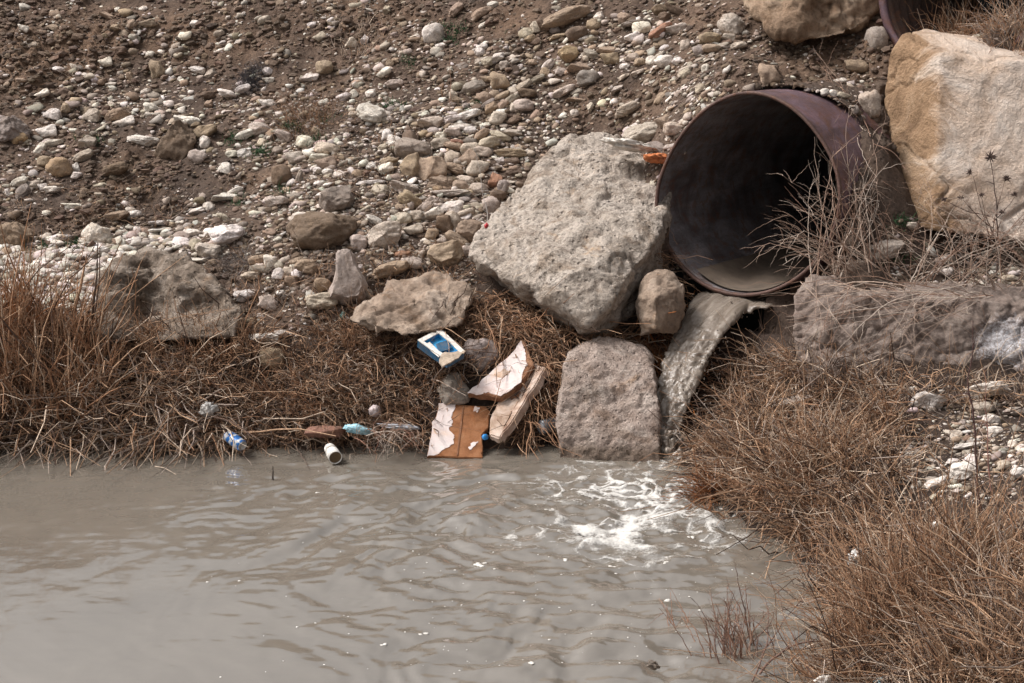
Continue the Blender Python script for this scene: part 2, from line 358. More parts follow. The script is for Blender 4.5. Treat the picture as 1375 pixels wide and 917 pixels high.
# foam: laced froth floating round the place where the stream lands, plus bubble clumps drifting off
fx = np.arange(FOAM_C[0] - .62, FOAM_C[0] + .72, .006); fy = np.arange(FOAM_C[1] - .85, FOAM_C[1] + .82, .006)
_FX, _FY = np.meshgrid(fx, fy); p = xy0(_FX, _FY)
wx = _FX + .06 * fbm(p * 5, 3, 101); wy = _FY + .06 * fbm(p * 5, 3, 104)
lace = 1 - np.abs(fbm(xy0(wx * 5.2, wy * 6.2), 2, 110)) * 3.0
lace2 = 1 - np.abs(fbm(xy0(wx * 15, wy * 17), 2, 117)) * 3.0
rr = np.hypot((_FX - FOAM_C[0] - .0) / .5, (_FY - FOAM_C[1] - .06) / .62)
fm = np.maximum(lace, lace2 * .75) + .22 * fbm(p * 22, 3, 126) - .1 - 1.1 * np.maximum(0, rr - .5) + .35 * fbm(p * 3, 2, 121) + .75 * np.exp(-(np.hypot(_FX - IMP[0] + .05, _FY - IMP[1] + .12) / .17) ** 2)
keep = fm > -.35
FZ = water_h(_FX, _FY) + .003 + .009 * np.clip(fm - .1, 0, .8)
def foam_mat():
    m, n, l, b = new_mat('froth'); pos = n.new('ShaderNodeNewGeometry').outputs['Position']; at = n.new('ShaderNodeAttribute'); at.attribute_name = 'dens'
    v = n.new('ShaderNodeTexVoronoi'); v.inputs['Scale'].default_value = 85; l.new(pos, v.inputs['Vector']); f = noise(n, l, pos, 60, 5, .7)
    d = mathn(n, l, 'ADD', at.outputs['Fac'], mathn(n, l, 'MULTIPLY', mathn(n, l, 'SUBTRACT', f.outputs['Fac'], .5), .9))
    d = mathn(n, l, 'SUBTRACT', d, mathn(n, l, 'MULTIPLY', mathn(n, l, 'SUBTRACT', .35, v.outputs['Distance']), .5))
    mr = n.new('ShaderNodeMapRange'); mr.interpolation_type = 'SMOOTHSTEP'; l.new(d, mr.inputs[0]); mr.inputs[1].default_value = -.12; mr.inputs[2].default_value = 1.15
    l.new(mr.outputs[0], b.inputs['Alpha']); b.inputs['Base Color'].default_value = (.56, .535, .50, 1); b.inputs['Roughness'].default_value = .55
    l.new(bump(n, l, v.outputs['Distance'], .5, .004), b.inputs['Normal']); return m
FROTH = foam_mat(); FOAM_MAT = plain_mat('foam', (.58, .55, .505), .55, var=.2, scale=45, dirt=0.0)
tag(link('foam', grid_mesh('foam', fx, fy, FZ, keep=keep, extra={'dens': fm}), FROTH), 'white froth laced over the water where the stream lands', kind='stuff')
# ------------------------------------------------------------------ stone shapes
def ico(sub):
    bm = bmesh.new(); bmesh.ops.create_icosphere(bm, subdivisions=sub, radius=1)
    V = np.array([v.co[:] for v in bm.verts]); F = np.array([[v.index for v in f.verts] for f in bm.faces]); bm.free(); return V, F
ICO = {k: ico(k) for k in (1, 2, 3, 4, 5)}
def stone_verts(V, seed, ang=.5, lump=.16, fine=.03, ncut=7):
    r = np.random.default_rng(seed); U = V / np.linalg.norm(V, axis=1, keepdims=True)
    e = 1 + .9 * ang; s = (np.abs(U) ** (2 * e)).sum(1) ** (-1 / (2 * e)); P = U * s[:, None]      # boxier with ang
    for k in range(int(ncut * (.4 + ang))):
        nrm = r.normal(size=3); nrm /= np.linalg.norm(nrm); off = r.uniform(.62, .9) + .12 * (1 - ang)
        dd = P @ nrm - off; P = P - np.where(dd > 0, dd * (.72 + .25 * ang), 0)[:, None] * nrm
    o = r.uniform(0, 50, 3)
    P = P * (1 + lump * vnoise(U * 1.3 + o, 1) + lump * .5 * vnoise(U * 2.9 + o, 2) + fine * fbm(U * 7 + o, 3, 5))[:, None]
    ext = (P.max(0) - P.min(0)) / 2; mid = (P.max(0) + P.min(0)) / 2
    return (P - mid) / ext
VARS = {}
def stone_mesh(kind, k):
    key = (kind, k)
    if key not in VARS:
        V, F = ICO[4]; a = {'r': .32, 'm': .5, 'a': 1.0}[kind]
        VARS[key] = np_mesh('stone_' + kind, stone_verts(V, 100 + k + ord(kind) * 13, a, .17 if kind != 'r' else .12, .045), F, True)
    return VARS[key]
COLR = {'W': (.68, .61, .545), 'P': (.46, .385, .32), 'T': (.33, .245, .175), 'B': (.165, .115, .082), 'G': (.285, .24, .205), 'Y': (.39, .275, .165), 'R': (.30, .16, .11), 'S': (.15, .102, .074), 'D': (.095, .066, .05)}
CNAME = {'W': 'whitish', 'P': 'pale beige', 'T': 'tan', 'B': 'dark brown', 'G': 'grey', 'Y': 'yellowish', 'R': 'reddish'}
_seed = [0]
def put_stone(px, py, w, h, rot, code, shape='m', lift=.3, name='stone', sub=None, d=None, fine=None):
    """a stone seen w x h pixels at a pixel of the bank, bedded into the ground there; rot = its tilt, anticlockwise"""
    _seed[0] += 1; sd = _seed[0]; r = np.random.default_rng(1000 + sd)
    p, dd = hit([px], [py + h * .12]); p = p[0]; dd = dd[0]
    if d is not None: dd = d; p = unproj(px, py, d)
    W, H = w * dd / FPX / 2 * 1.06, h * dd / FPX / 2 * 1.06
    D = .75 * math.sqrt(W * H) * r.uniform(.85, 1.25) + .15 * W
    n = gnormal(p[0], p[1]); c = p + n * min(W, H) * lift if d is None else p
    X = math.cos(R(rot)) * CR + math.sin(R(rot)) * CU; Y = -math.sin(R(rot)) * CR + math.cos(R(rot)) * CU; Z = -CF
    M = Matrix(((X[0], Y[0], Z[0], c[0]), (X[1], Y[1], Z[1], c[1]), (X[2], Y[2], Z[2], c[2]), (0, 0, 0, 1)))
    if sub or w > 34:
        V, F = ICO[sub or 5]; a = {'r': .25, 'm': .65, 'a': 1.0}[shape]
        V = stone_verts(V, 5000 + sd, a, .17, fine or .045); me = np_mesh(name, V, F, True)
    else:
        me = stone_mesh(shape, int(r.integers(0, 9)))
    o = link(name, me, STONE_MAT)
    flip = Matrix.Diagonal((-1 if r.random() < .5 else 1, 1, 1, 1)) if False else Matrix.Identity(4)
    o.matrix_world = M @ Matrix.Diagonal((W, H, D, 1)) @ flip
    k = r.uniform(.86, 1.12); col = np.array(COLR[code]) * k * np.array([1, r.uniform(.97, 1.03), r.uniform(.93, 1.06)])
    o.color = (*col, 1)
    return o

# flecks of froth drifting away over the pool
fv = []; ff = []; off = 0
for k in range(330):
    x, y = (rng.uniform(250, 1060), rng.uniform(625, 910)) if k < 230 else (rng.normal(850, 120), rng.normal(720, 55))
    if x < 420 + (y - 640) * .0 and rng.random() < .6: continue
    dd = depth_for_z(y, 0); c = unproj(x, y, dd)
    if ground(c[0], c[1]) > -.01: continue
    c[2] = water_h(c[:1], c[1:2])[0]; s_ = min(rng.lognormal(-5.75, .5), .011); V0, F0 = ICO[2]
    for q in range(1 + int(s_ > .007) * int(rng.integers(1, 5))):
        v = stone_verts(V0, 700 + k, .2, .3, .15) * s_ * np.array([1.2, 1.1, .45]) * rng.uniform(.6, 1) + c + np.array([rng.normal(0, s_ * 1.1), rng.normal(0, s_ * .9), 0]) * (q > 0); fv.append(v); ff.append(F0 + off); off += len(v)
tag(link('foam_flecks', np_mesh('foam_flecks', np.concatenate(fv), np.concatenate(ff)), FOAM_MAT), 'small white froth bubbles drifting over the muddy water', kind='stuff')
# ------------------------------------------------------------------ boulders carved from hulls
def hull_rock(name, pts, mat, voxel=.02, amp=.02, scale=6, smooth=4, seed=0, dents=(), ridged=0.0, octv=5, crack=.02):
    bm = bmesh.new()
    for a in pts: bm.verts.new(unproj(*a))
    bm.verts.ensure_lookup_table(); res = bmesh.ops.convex_hull(bm, input=bm.verts[:])
    bmesh.ops.delete(bm, geom=[v for v in bm.verts if not v.link_faces], context='VERTS')
    bmesh.ops.recalc_face_normals(bm, faces=bm.faces[:])
    me = bpy.data.meshes.new(name + '_hull'); bm.to_mesh(me); bm.free()
    o = bpy.data.objects.new(name, me); COL.objects.link(o)
    m = o.modifiers.new('r', 'REMESH'); m.mode = 'VOXEL'; m.voxel_size = voxel
    m = o.modifiers.new('s', 'SMOOTH'); m.iterations = smooth; m.factor = .5
    dg = bpy.context.evaluated_depsgraph_get(); me2 = bpy.data.meshes.new_from_object(o.evaluated_get(dg))
    nv = len(me2.vertices); V = np.empty(nv * 3, np.float32); N = np.empty(nv * 3, np.float32)
    me2.vertices.foreach_get('co', V); me2.vertices.foreach_get('normal', N); V = V.reshape(-1, 3).astype(float); N = N.reshape(-1, 3).astype(float)
    q = V * scale + seed * 7.7
    dsp = amp * fbm(q, octv, seed, .52)
    if ridged: dsp = dsp - ridged * (1 - np.minimum(1, np.abs(fbm(q * .6 + 9, 3, seed + 5)) * 3.5))
    cn = fbm(V * 2.3 + seed * 3.3, 3, seed + 40); dsp = dsp - crack * np.exp(-(cn / .035) ** 2)
    # broken, stepped relief
    st = fbm(q * .45 + 31, 3, seed + 11) * 3; dsp = dsp + amp * .6 * (np.round(st) - st) * .5
    V = V + N * dsp[:, None]
    for (px, py, d, rx, ry, dep) in dents:
        vx, vy, vd = project(V); g = np.exp(-((((vx - px) / rx) ** 2 + ((vy - py) / ry) ** 2) ** 1.5)) * (np.abs(vd - d) < .5)
        V = V + (g * dep)[:, None] * (CF * .8 + np.array([0, 0, -.1]))
    me2.vertices.foreach_set('co', V.astype(np.float32).ravel()); me2.update(); shade_smooth(me2)
    me2.materials.clear(); me2.materials.append(mat)
    o.modifiers.clear(); o.data = me2; bpy.data.meshes.remove(me)
    c = V.mean(0); c[2] = V[:, 2].min(); o.data.transform(Matrix.Translation(-Vector(c))); o.location = c
    return o
CONC = rock_mat('rough_pale_rock', stops=[(.3, (.28, .22, .175)), (.45, (.44, .37, .31)), (.62, (.53, .455, .39)), (.75, (.36, .315, .28))], big=8, fine=48, speck=.7, bstr=1.0, bdist=.05, pits=.5, contrast=(.38, 1.3))
PINKR = rock_mat('pinkish_rock', wet=.12, stops=[(.3, (.25, .185, .15)), (.5, (.40, .315, .268)), (.7, (.50, .42, .365))], big=9, fine=70, speck=.7, bstr=1, bdist=.04, pits=.4, contrast=(.55, 1.25))
TANR = rock_mat('tan_rock', stops=[(.3, (.17, .12, .088)), (.5, (.305, .228, .172)), (.7, (.42, .335, .27))], big=5, fine=60, speck=.5, bstr=.9, bdist=.025, contrast=(.6, 1.2))
GREYR = rock_mat('grey_crust', stops=[(.3, (.11, .08, .06)), (.5, (.215, .168, .13)), (.7, (.37, .31, .26))], big=8, fine=50, speck=.7, bstr=1.0, bdist=.035, pits=.6, contrast=(.45, 1.3))
BROWNR = rock_mat('brown_sandstone', stops=[(.3, (.17, .11, .072)), (.5, (.29, .20, .135)), (.72, (.38, .29, .215))], big=4, fine=45, speck=.55, bstr=1.0, bdist=.03, contrast=(.55, 1.25))

b = hull_rock('boulder', [(626, 342, 8.18), (650, 300, 8.4), (692, 262, 8.55), (732, 205, 8.8), (772, 176, 8.95), (800, 178, 9.0), (845, 190, 9.0), (897, 212, 8.85), (900, 250, 8.6), (893, 300, 8.3), (878, 328, 8.1),
    (838, 335, 7.98), (770, 364, 7.82), (728, 384, 7.84), (690, 378, 7.95), (790, 442, 7.78), (852, 368, 7.9), (720, 402, 7.92), (660, 372, 8.3), (700, 410, 8.4), (790, 452, 8.1), (884, 385, 8.5), (840, 440, 8.4), (700, 390, 9.2), (860, 330, 9.3), (800, 240, 9.5)],
    CONC, .017, .03, 6, 2, 1, ridged=.012)
tag(b, 'huge pale angular boulder wedged against the left side of the rusty pipe', 'boulder')
b = hull_rock('boulder', [(749, 620, 7.45), (748, 560, 7.5), (756, 490, 7.62), (766, 470, 7.74), (780, 460, 7.84), (806, 453, 7.9), (838, 455, 7.9), (862, 464, 7.86), (879, 488, 7.74), (886, 540, 7.56), (886, 625, 7.42), (752, 600, 8.0), (884, 590, 8.0), (770, 470, 8.2), (870, 470, 8.2)],
    PINKR, .011, .014, 10, 14, 2, ridged=.008, crack=.0)
tag(b, 'squat pinkish block of rock standing in the water beside the falling stream', 'boulder')
b = hull_rock('boulder', [(854, 400, 7.95), (860, 380, 7.98), (878, 365, 8.02), (902, 363, 8.05), (922, 380, 8.0), (918, 420, 7.95), (906, 452, 7.95), (858, 452, 7.95), (880, 400, 7.82), (880, 440, 7.85), (870, 400, 8.4), (910, 400, 8.4)],
    TANR, .011, .02, 8, 3, 3, crack=.004)
tag(b, 'dented grey beige boulder tucked under the lower left edge of the pipe', 'boulder')
b = hull_rock('boulder', [(120, 440, 8.02), (128, 395, 8.17), (150, 352, 8.42), (190, 335, 8.57), (255, 345, 8.47), (298, 372, 8.22), (326, 412, 8.07), (315, 455, 7.92), (220, 460, 7.84), (140, 455, 7.92), (220, 385, 8.12), (160, 400, 8.82), (300, 420, 8.82), (230, 350, 8.92)],
    GREYR, .016, .04, 6, 3, 4, dents=((190, 412, 8.1, 32, 46, .36), (262, 415, 8.0, 30, 22, .12)))
tag(b, 'broad grey crusty boulder with a dark hollow rising behind the reeds', 'boulder')
b = hull_rock('boulder', [(466, 432, 7.75), (486, 408, 7.90), (525, 377, 8.12), (580, 366, 8.20), (626, 376, 8.15), (634, 402, 8.00), (618, 440, 7.80), (560, 452, 7.70), (500, 446, 7.70), (555, 400, 7.85), (520, 390, 8.60), (610, 390, 8.60)],
    TANR, .014, .035, 6, 4, 5, ridged=.01)
tag(b, 'wide low tan boulder bedded in brown grass above the blue carton', 'boulder')
b = hull_rock('boulder', [(1000, -40, 9.2), (998, 6, 9.1), (1028, 34, 8.98), (1062, 50, 8.92), (1112, 55, 8.9), (1150, 42, 8.95), (1176, 14, 9.05), (1185, -40, 9.2), (1090, -90, 9.5), (1080, -10, 8.85), (1000, 0, 9.9), (1170, 0, 9.9)],
    BROWNR, .016, .045, 5, 3, 6, ridged=.014)
tag(b, 'rough brown sandstone boulder jutting from the earth above the pipe', 'boulder')

# slab standing at the right of the pipe: brown broken left flank, pale flat face
def slab_mat():
    m, n, l, b = new_mat('pale_sandstone')
    pos = n.new('ShaderNodeNewGeometry').outputs['Position']; sep = n.new('ShaderNodeSeparateXYZ'); l.new(pos, sep.inputs[0])
    nb = noise(n, l, pos, 4, 8, .65, .8); nf = noise(n, l, pos, 60, 6, .7)
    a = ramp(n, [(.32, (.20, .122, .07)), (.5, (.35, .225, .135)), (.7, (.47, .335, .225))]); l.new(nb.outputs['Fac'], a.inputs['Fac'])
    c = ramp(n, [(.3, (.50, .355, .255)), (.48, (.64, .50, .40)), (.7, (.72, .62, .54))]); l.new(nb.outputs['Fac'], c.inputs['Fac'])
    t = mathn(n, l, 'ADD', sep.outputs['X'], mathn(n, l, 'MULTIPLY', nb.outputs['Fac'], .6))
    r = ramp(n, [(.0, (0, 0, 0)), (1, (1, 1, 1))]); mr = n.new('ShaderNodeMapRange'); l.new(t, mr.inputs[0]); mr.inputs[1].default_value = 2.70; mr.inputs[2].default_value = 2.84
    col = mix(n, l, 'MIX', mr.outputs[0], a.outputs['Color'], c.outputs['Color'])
    sh = ramp(n, [(.3, (.7, .7, .7)), (.6, (1.1, 1.1, 1.1))]); l.new(nf.outputs['Fac'], sh.inputs['Fac'])
    l.new(mix(n, l, 'MULTIPLY', .7, col, sh.outputs['Color']), b.inputs['Base Color']); b.inputs['Roughness'].default_value = .92; b.inputs['Specular IOR Level'].default_value = .2
    h = mathn(n, l, 'ADD', nb.outputs['Fac'], mathn(n, l, 'MULTIPLY', nf.outputs['Fac'], .4))
    l.new(bump(n, l, h, 1, .05), b.inputs['Normal']); return m
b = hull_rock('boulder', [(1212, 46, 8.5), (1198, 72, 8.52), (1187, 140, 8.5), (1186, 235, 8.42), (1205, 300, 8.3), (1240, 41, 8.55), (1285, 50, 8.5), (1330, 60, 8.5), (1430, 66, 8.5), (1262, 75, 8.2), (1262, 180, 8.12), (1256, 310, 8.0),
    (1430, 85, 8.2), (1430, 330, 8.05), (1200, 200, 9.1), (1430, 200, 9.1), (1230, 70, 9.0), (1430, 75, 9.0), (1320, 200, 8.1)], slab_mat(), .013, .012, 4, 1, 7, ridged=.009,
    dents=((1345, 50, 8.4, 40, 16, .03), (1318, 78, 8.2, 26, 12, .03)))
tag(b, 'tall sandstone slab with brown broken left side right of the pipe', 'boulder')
# long block below the slab, white salts near its right end
def block_mat():
    m, n, l, b = new_mat('salt_stained_concrete')
    pos = n.new('ShaderNodeNewGeometry').outputs['Position']
    nb = noise(n, l, pos, 8, 8, .65, .4); nf = noise(n, l, pos, 75, 6, .75); nn = noise(n, l, pos, 2.6, 5, .6)
    a = ramp(n, [(.3, (.15, .112, .092)), (.5, (.29, .225, .19)), (.7, (.44, .36, .31))]); l.new(nb.outputs['Fac'], a.inputs['Fac'])
    vm = n.new('ShaderNodeVectorMath'); vm.operation = 'DISTANCE'; l.new(pos, vm.inputs[0]); vm.inputs[1].default_value = tuple(unproj(1345, 470, 7.5))
    mr = n.new('ShaderNodeMapRange'); l.new(vm.outputs['Value'], mr.inputs[0]); mr.inputs[1].default_value = .36; mr.inputs[2].default_value = .02
    s = mathn(n, l, 'MULTIPLY', mr.outputs[0], nf.outputs['Fac']); s = mathn(n, l, 'MULTIPLY', s, mathn(n, l, 'ADD', nn.outputs['Fac'], .75))
    mr2 = n.new('ShaderNodeMapRange'); l.new(s, mr2.inputs[0]); mr2.inputs[1].default_value = .28; mr2.inputs[2].default_value = .5
    col = mix(n, l, 'MIX', mr2.outputs[0], a.outputs['Color'], (.66, .64, .66))
    sh = ramp(n, [(.3, (.55, .55, .55)), (.65, (1.2, 1.2, 1.2))]); l.new(nf.outputs['Fac'], sh.inputs['Fac'])
    l.new(mix(n, l, 'MULTIPLY', .8, col, sh.outputs['Color']), b.inputs['Base Color']); b.inputs['Roughness'].default_value = .95; b.inputs['Specular IOR Level'].default_value = .2
    h = mathn(n, l, 'ADD', nb.outputs['Fac'], mathn(n, l, 'MULTIPLY', nf.outputs['Fac'], .6)); l.new(bump(n, l, h, 1.0, .025), b.inputs['Normal']); return m
b = hull_rock('boulder', [(1072, 384, 7.66), (1066, 410, 7.58), (1068, 470, 7.5), (1085, 520, 7.42), (1150, 395, 7.5), (1440, 412, 7.42), (1440, 525, 7.3), (1090, 370, 7.85), (1160, 374, 7.98), (1440, 388, 7.95), (1075, 400, 8.1), (1440, 400, 8.3), (1090, 480, 8.0), (1440, 480, 8.1)],
    block_mat(), .012, .02, 13, 1, 8, ridged=.016)
tag(b, 'long grey block with white salt crust lying under the sandstone slab', 'boulder')

m_, n_, l_, b_ = new_mat('bank_soil')
ps_ = n_.new('ShaderNodeNewGeometry').outputs['Position']; n1_ = noise(n_, l_, ps_, 9, 9, .7, .3); n2_ = noise(n_, l_, ps_, 50, 6, .7)
r_ = ramp(n_, [(.3, (.06, .042, .032)), (.5, (.12, .08, .058)), (.7, (.20, .145, .105))]); l_.new(n1_.outputs['Fac'], r_.inputs['Fac']); l_.new(r_.outputs['Color'], b_.inputs['Base Color']); b_.inputs['Roughness'].default_value = .97
l_.new(bump(n_, l_, mathn(n_, l_, 'ADD', n1_.outputs['Fac'], n2_.outputs['Fac']), 1, .04), b_.inputs['Normal'])
o = hull_rock('soil_bank', [(1106, 119, 8.8), (1132, 140, 8.5), (1144, 178, 8.14), (1153, 225, 7.97), (1154, 275, 7.88), (1142, 335, 7.82), (1200, 340, 7.98), (1205, 240, 8.25), (1205, 150, 8.55), (1190, 105, 8.8), (1150, 100, 8.95), (1185, 200, 8.9)], m_, .013, .045, 9, 1, 12, ridged=.02)
tag(o, 'crumbling earth packed between the pipe and the slab', kind='structure')
# ------------------------------------------------------------------ the steel pipes
def pipe_mat(name, stops, rough, metal=.35, streak=0.5):
    m, n, l, b = new_mat(name)
    tc = n.new('ShaderNodeTexCoord').outputs['Object']
    at = n.new('ShaderNodeAttribute'); at.attribute_name = 'along'; ar = n.new('ShaderNodeAttribute'); ar.attribute_name = 'around'
    cmb = n.new('ShaderNodeCombineXYZ'); l.new(mathn(n, l, 'MULTIPLY', at.outputs['Fac'], .55), cmb.inputs[0]); l.new(mathn(n, l, 'MULTIPLY', ar.outputs['Fac'], 4.5), cmb.inputs[1])
    st = noise(n, l, cmb.outputs[0], 2.5, 8, .7, .3)
    t = noise(n, l, tc, 3.2, 8, .65, .9); f = noise(n, l, tc, 85, 6, .75); sc = noise(n, l, tc, 17, 8, .7, .4)
    rp = ramp(n, stops); l.new(t.outputs['Fac'], rp.inputs['Fac'])
    sh = ramp(n, [(.3, (.55, .5, .47)), (.5, (1, 1, 1)), (.7, (1.25, 1.22, 1.2))]); l.new(f.outputs['Fac'], sh.inputs['Fac'])
    c = mix(n, l, 'MULTIPLY', .85, rp.outputs['Color'], sh.outputs['Color'])
    s2 = ramp(n, [(.35, (.5, .46, .46)), (.5, (1, 1, 1)), (.64, (1.5, 1.42, 1.36))]); l.new(st.outputs['Fac'], s2.inputs['Fac'])
    c = mix(n, l, 'MULTIPLY', streak, c, s2.outputs['Color'])
    s3 = ramp(n, [(.52, (0, 0, 0)), (.6, (1, 1, 1))]); l.new(sc.outputs['Fac'], s3.inputs['Fac'])
    c = mix(n, l, 'MIX', mathn(n, l, 'MULTIPLY', s3.outputs['Color'], .6), c, (.16, .072, .042))
    l.new(c, b.inputs['Base Color']); b.inputs['Metallic'].default_value = metal
    rr_ = n.new('ShaderNodeMapRange'); l.new(sc.outputs['Fac'], rr_.inputs[0]); rr_.inputs[3].default_value = rough - .2; rr_.inputs[4].default_value = rough + .25
    l.new(rr_.outputs[0], b.inputs['Roughness'])
    h = mathn(n, l, 'ADD', f.outputs['Fac'], mathn(n, l, 'MULTIPLY', sc.outputs['Fac'], 1.2)); l.new(bump(n, l, h, .5, .006), b.inputs['Normal']); return m
PIPE_OUT = pipe_mat('rusty_purple_steel', [(.25, (.115, .05, .04)), (.42, (.105, .062, .066)), (.55, (.15, .098, .118)), (.72, (.14, .062, .045))], .52, .25, .95)
PIPE_IN = pipe_mat('dark_pipe_wall', [(.25, (.065, .048, .044)), (.42, (.125, .108, .11)), (.56, (.21, .20, .21)), (.75, (.20, .13, .10))], .45, .1, .9)
def ring_pt(t, th, rad):
    rad = rad * float(rfun(th)); sq = 1.0
    return PIPE_A * t + (PIPE_N * math.cos(th) * sq + np.array([0, 0, 1.0]) * math.sin(th)) * rad - PIPE_A * .05 * math.cos(th + 2.6)
def tube_surf(ts, rad, n=96, inward=False):
    V = np.array([[ring_pt(t, 2 * math.pi * k / n, rad + .004 * math.sin(3 * 2 * math.pi * k / n + 1)) for k in range(n)] for t in ts]).reshape(-1, 3)
    F = []
    for i in range(len(ts) - 1):
        for k in range(n):
            q = [i * n + k, i * n + (k + 1) % n, (i + 1) * n + (k + 1) % n, (i + 1) * n + k]; F.append(q[::-1] if inward else q)
    return V, np.array(F)
pr = empty('drain_pipe', PIPE_C); tag(pr, 'big rusty purple steel pipe pouring grey water from the bank', 'pipe')
ts = np.linspace(0, 5, 26)
CY = {'along': np.repeat(ts, 96), 'around': np.tile(np.abs(np.arange(96) / 96 * 2 - 1), len(ts))}
V, F = tube_surf(ts, PIPE_R); link('outer_wall', np_mesh('outer_wall', V, F, extra=CY), PIPE_OUT, pr)
V, F = tube_surf(ts, PIPE_R - .016, inward=True)
e = len(V); V = np.r_[V, [PIPE_A * 5]]; Fc = np.array([[24 * 96 + k + 96, 24 * 96 + (k + 1) % 96 + 96, e, e] for k in range(96)])
link('inner_wall', np_mesh('inner_wall', V, F, extra={'along': np.r_[CY['along'], 5], 'around': np.r_[CY['around'], 0]}), PIPE_IN, pr)
bm = bmesh.new(); cap = [bm.verts.new(ring_pt(4.98, 2 * math.pi * k / 48, PIPE_R)) for k in range(48)]; bm.faces.new(cap); me = bpy.data.meshes.new('sky_stop_plate'); bm.to_mesh(me); bm.free(); link('sky_stop_plate', me, PIPE_IN, pr)  # added plate closing the unseen buried end so no sky shows through
n = 96; prof = [(.002, PIPE_R + .002), (-.003, PIPE_R - .002), (-.003, PIPE_R - .012), (.002, PIPE_R - .0175), (.016, PIPE_R - .0175), (.016, PIPE_R + .002)]
V = np.array([[ring_pt(t, 2 * math.pi * k / n, r_ + .004 * math.sin(3 * 2 * math.pi * k / n + 1)) for k in range(n)] for t, r_ in prof]).reshape(-1, 3)
F = np.array([[i * n + k, ((i + 1) % 6) * n + k, ((i + 1) % 6) * n + (k + 1) % n, i * n + (k + 1) % n] for i in range(6) for k in range(n)])
link('rim', np_mesh('rim', V, F), pipe_mat('rusty_rim', [(.3, (.07, .038, .03)), (.55, (.13, .075, .06)), (.75, (.17, .10, .085))], .6, .3), pr)
# mud-brown sheet along the pipe floor; its colour stands for the sky-lit floor
LIT_FLOOR_MUD = plain_mat('lit_floor_mud', (.125, .097, .075), .6, var=.3, scale=14)
us = np.linspace(-.62, .62, 28); tl = np.linspace(.012, 4.9, 60); V = []
for t in tl:
    for u in us:
        s = u * PIPE_R * .86; zz = -math.sqrt(max(0, (PIPE_R - .02) ** 2 - s * s)); zz *= float(rfun(math.atan2(zz, s))); zf = -PIPE_R * 1.04 + .0 + .05 * float(sstep(.02, .5, t)) + .008 * math.sin(5 * t + 9 * u) - .07 * (u < -.1) * 0
        V.append(PIPE_A * t + PIPE_N * s + np.array([0, 0, max(zz + .004, zf if abs(u) < .6 else zz + .004)]))
V = np.array(V); i = np.arange(len(tl) * len(us)).reshape(len(tl), len(us))
F = np.stack([i[:-1, :-1], i[:-1, 1:], i[1:, 1:], i[1:, :-1]], -1).reshape(-1, 4); link('lit_floor_mud', np_mesh('lit_floor_mud', V, F), LIT_FLOOR_MUD, pr)

# the falling stream
def stream_mat():
    m, n, l, b = new_mat('falling_water')
    at = n.new('ShaderNodeAttribute'); at.attribute_name = 'along'; ar = n.new('ShaderNodeAttribute'); ar.attribute_name = 'around'
    cmb = n.new('ShaderNodeCombineXYZ'); l.new(mathn(n, l, 'MULTIPLY', at.outputs['Fac'], 5.0), cmb.inputs[0]); l.new(mathn(n, l, 'MULTIPLY', ar.outputs['Fac'], 4.5), cmb.inputs[1])
    t = noise(n, l, cmb.outputs[0], 1.6, 7, .65, .8); pos = n.new('ShaderNodeNewGeometry').outputs['Position']; f = noise(n, l, pos, 55, 5, .7)
    rp = ramp(n, [(.28, (.15, .120, .094)), (.5, (.215, .175, .142)), (.62, (.29, .245, .205)), (.76, (.43, .38, .33))]); l.new(t.outputs['Fac'], rp.inputs['Fac'])
    l.new(rp.outputs['Color'], b.inputs['Base Color']); b.inputs['Roughness'].default_value = .16; b.inputs['IOR'].default_value = 1.45
    b.inputs['Transmission Weight'].default_value = .12
    h = mathn(n, l, 'ADD', t.outputs['Fac'], mathn(n, l, 'MULTIPLY', f.outputs['Fac'], .4)); l.new(bump(n, l, h, .6, .010), b.inputs['Normal']); return m
STREAM = stream_mat()
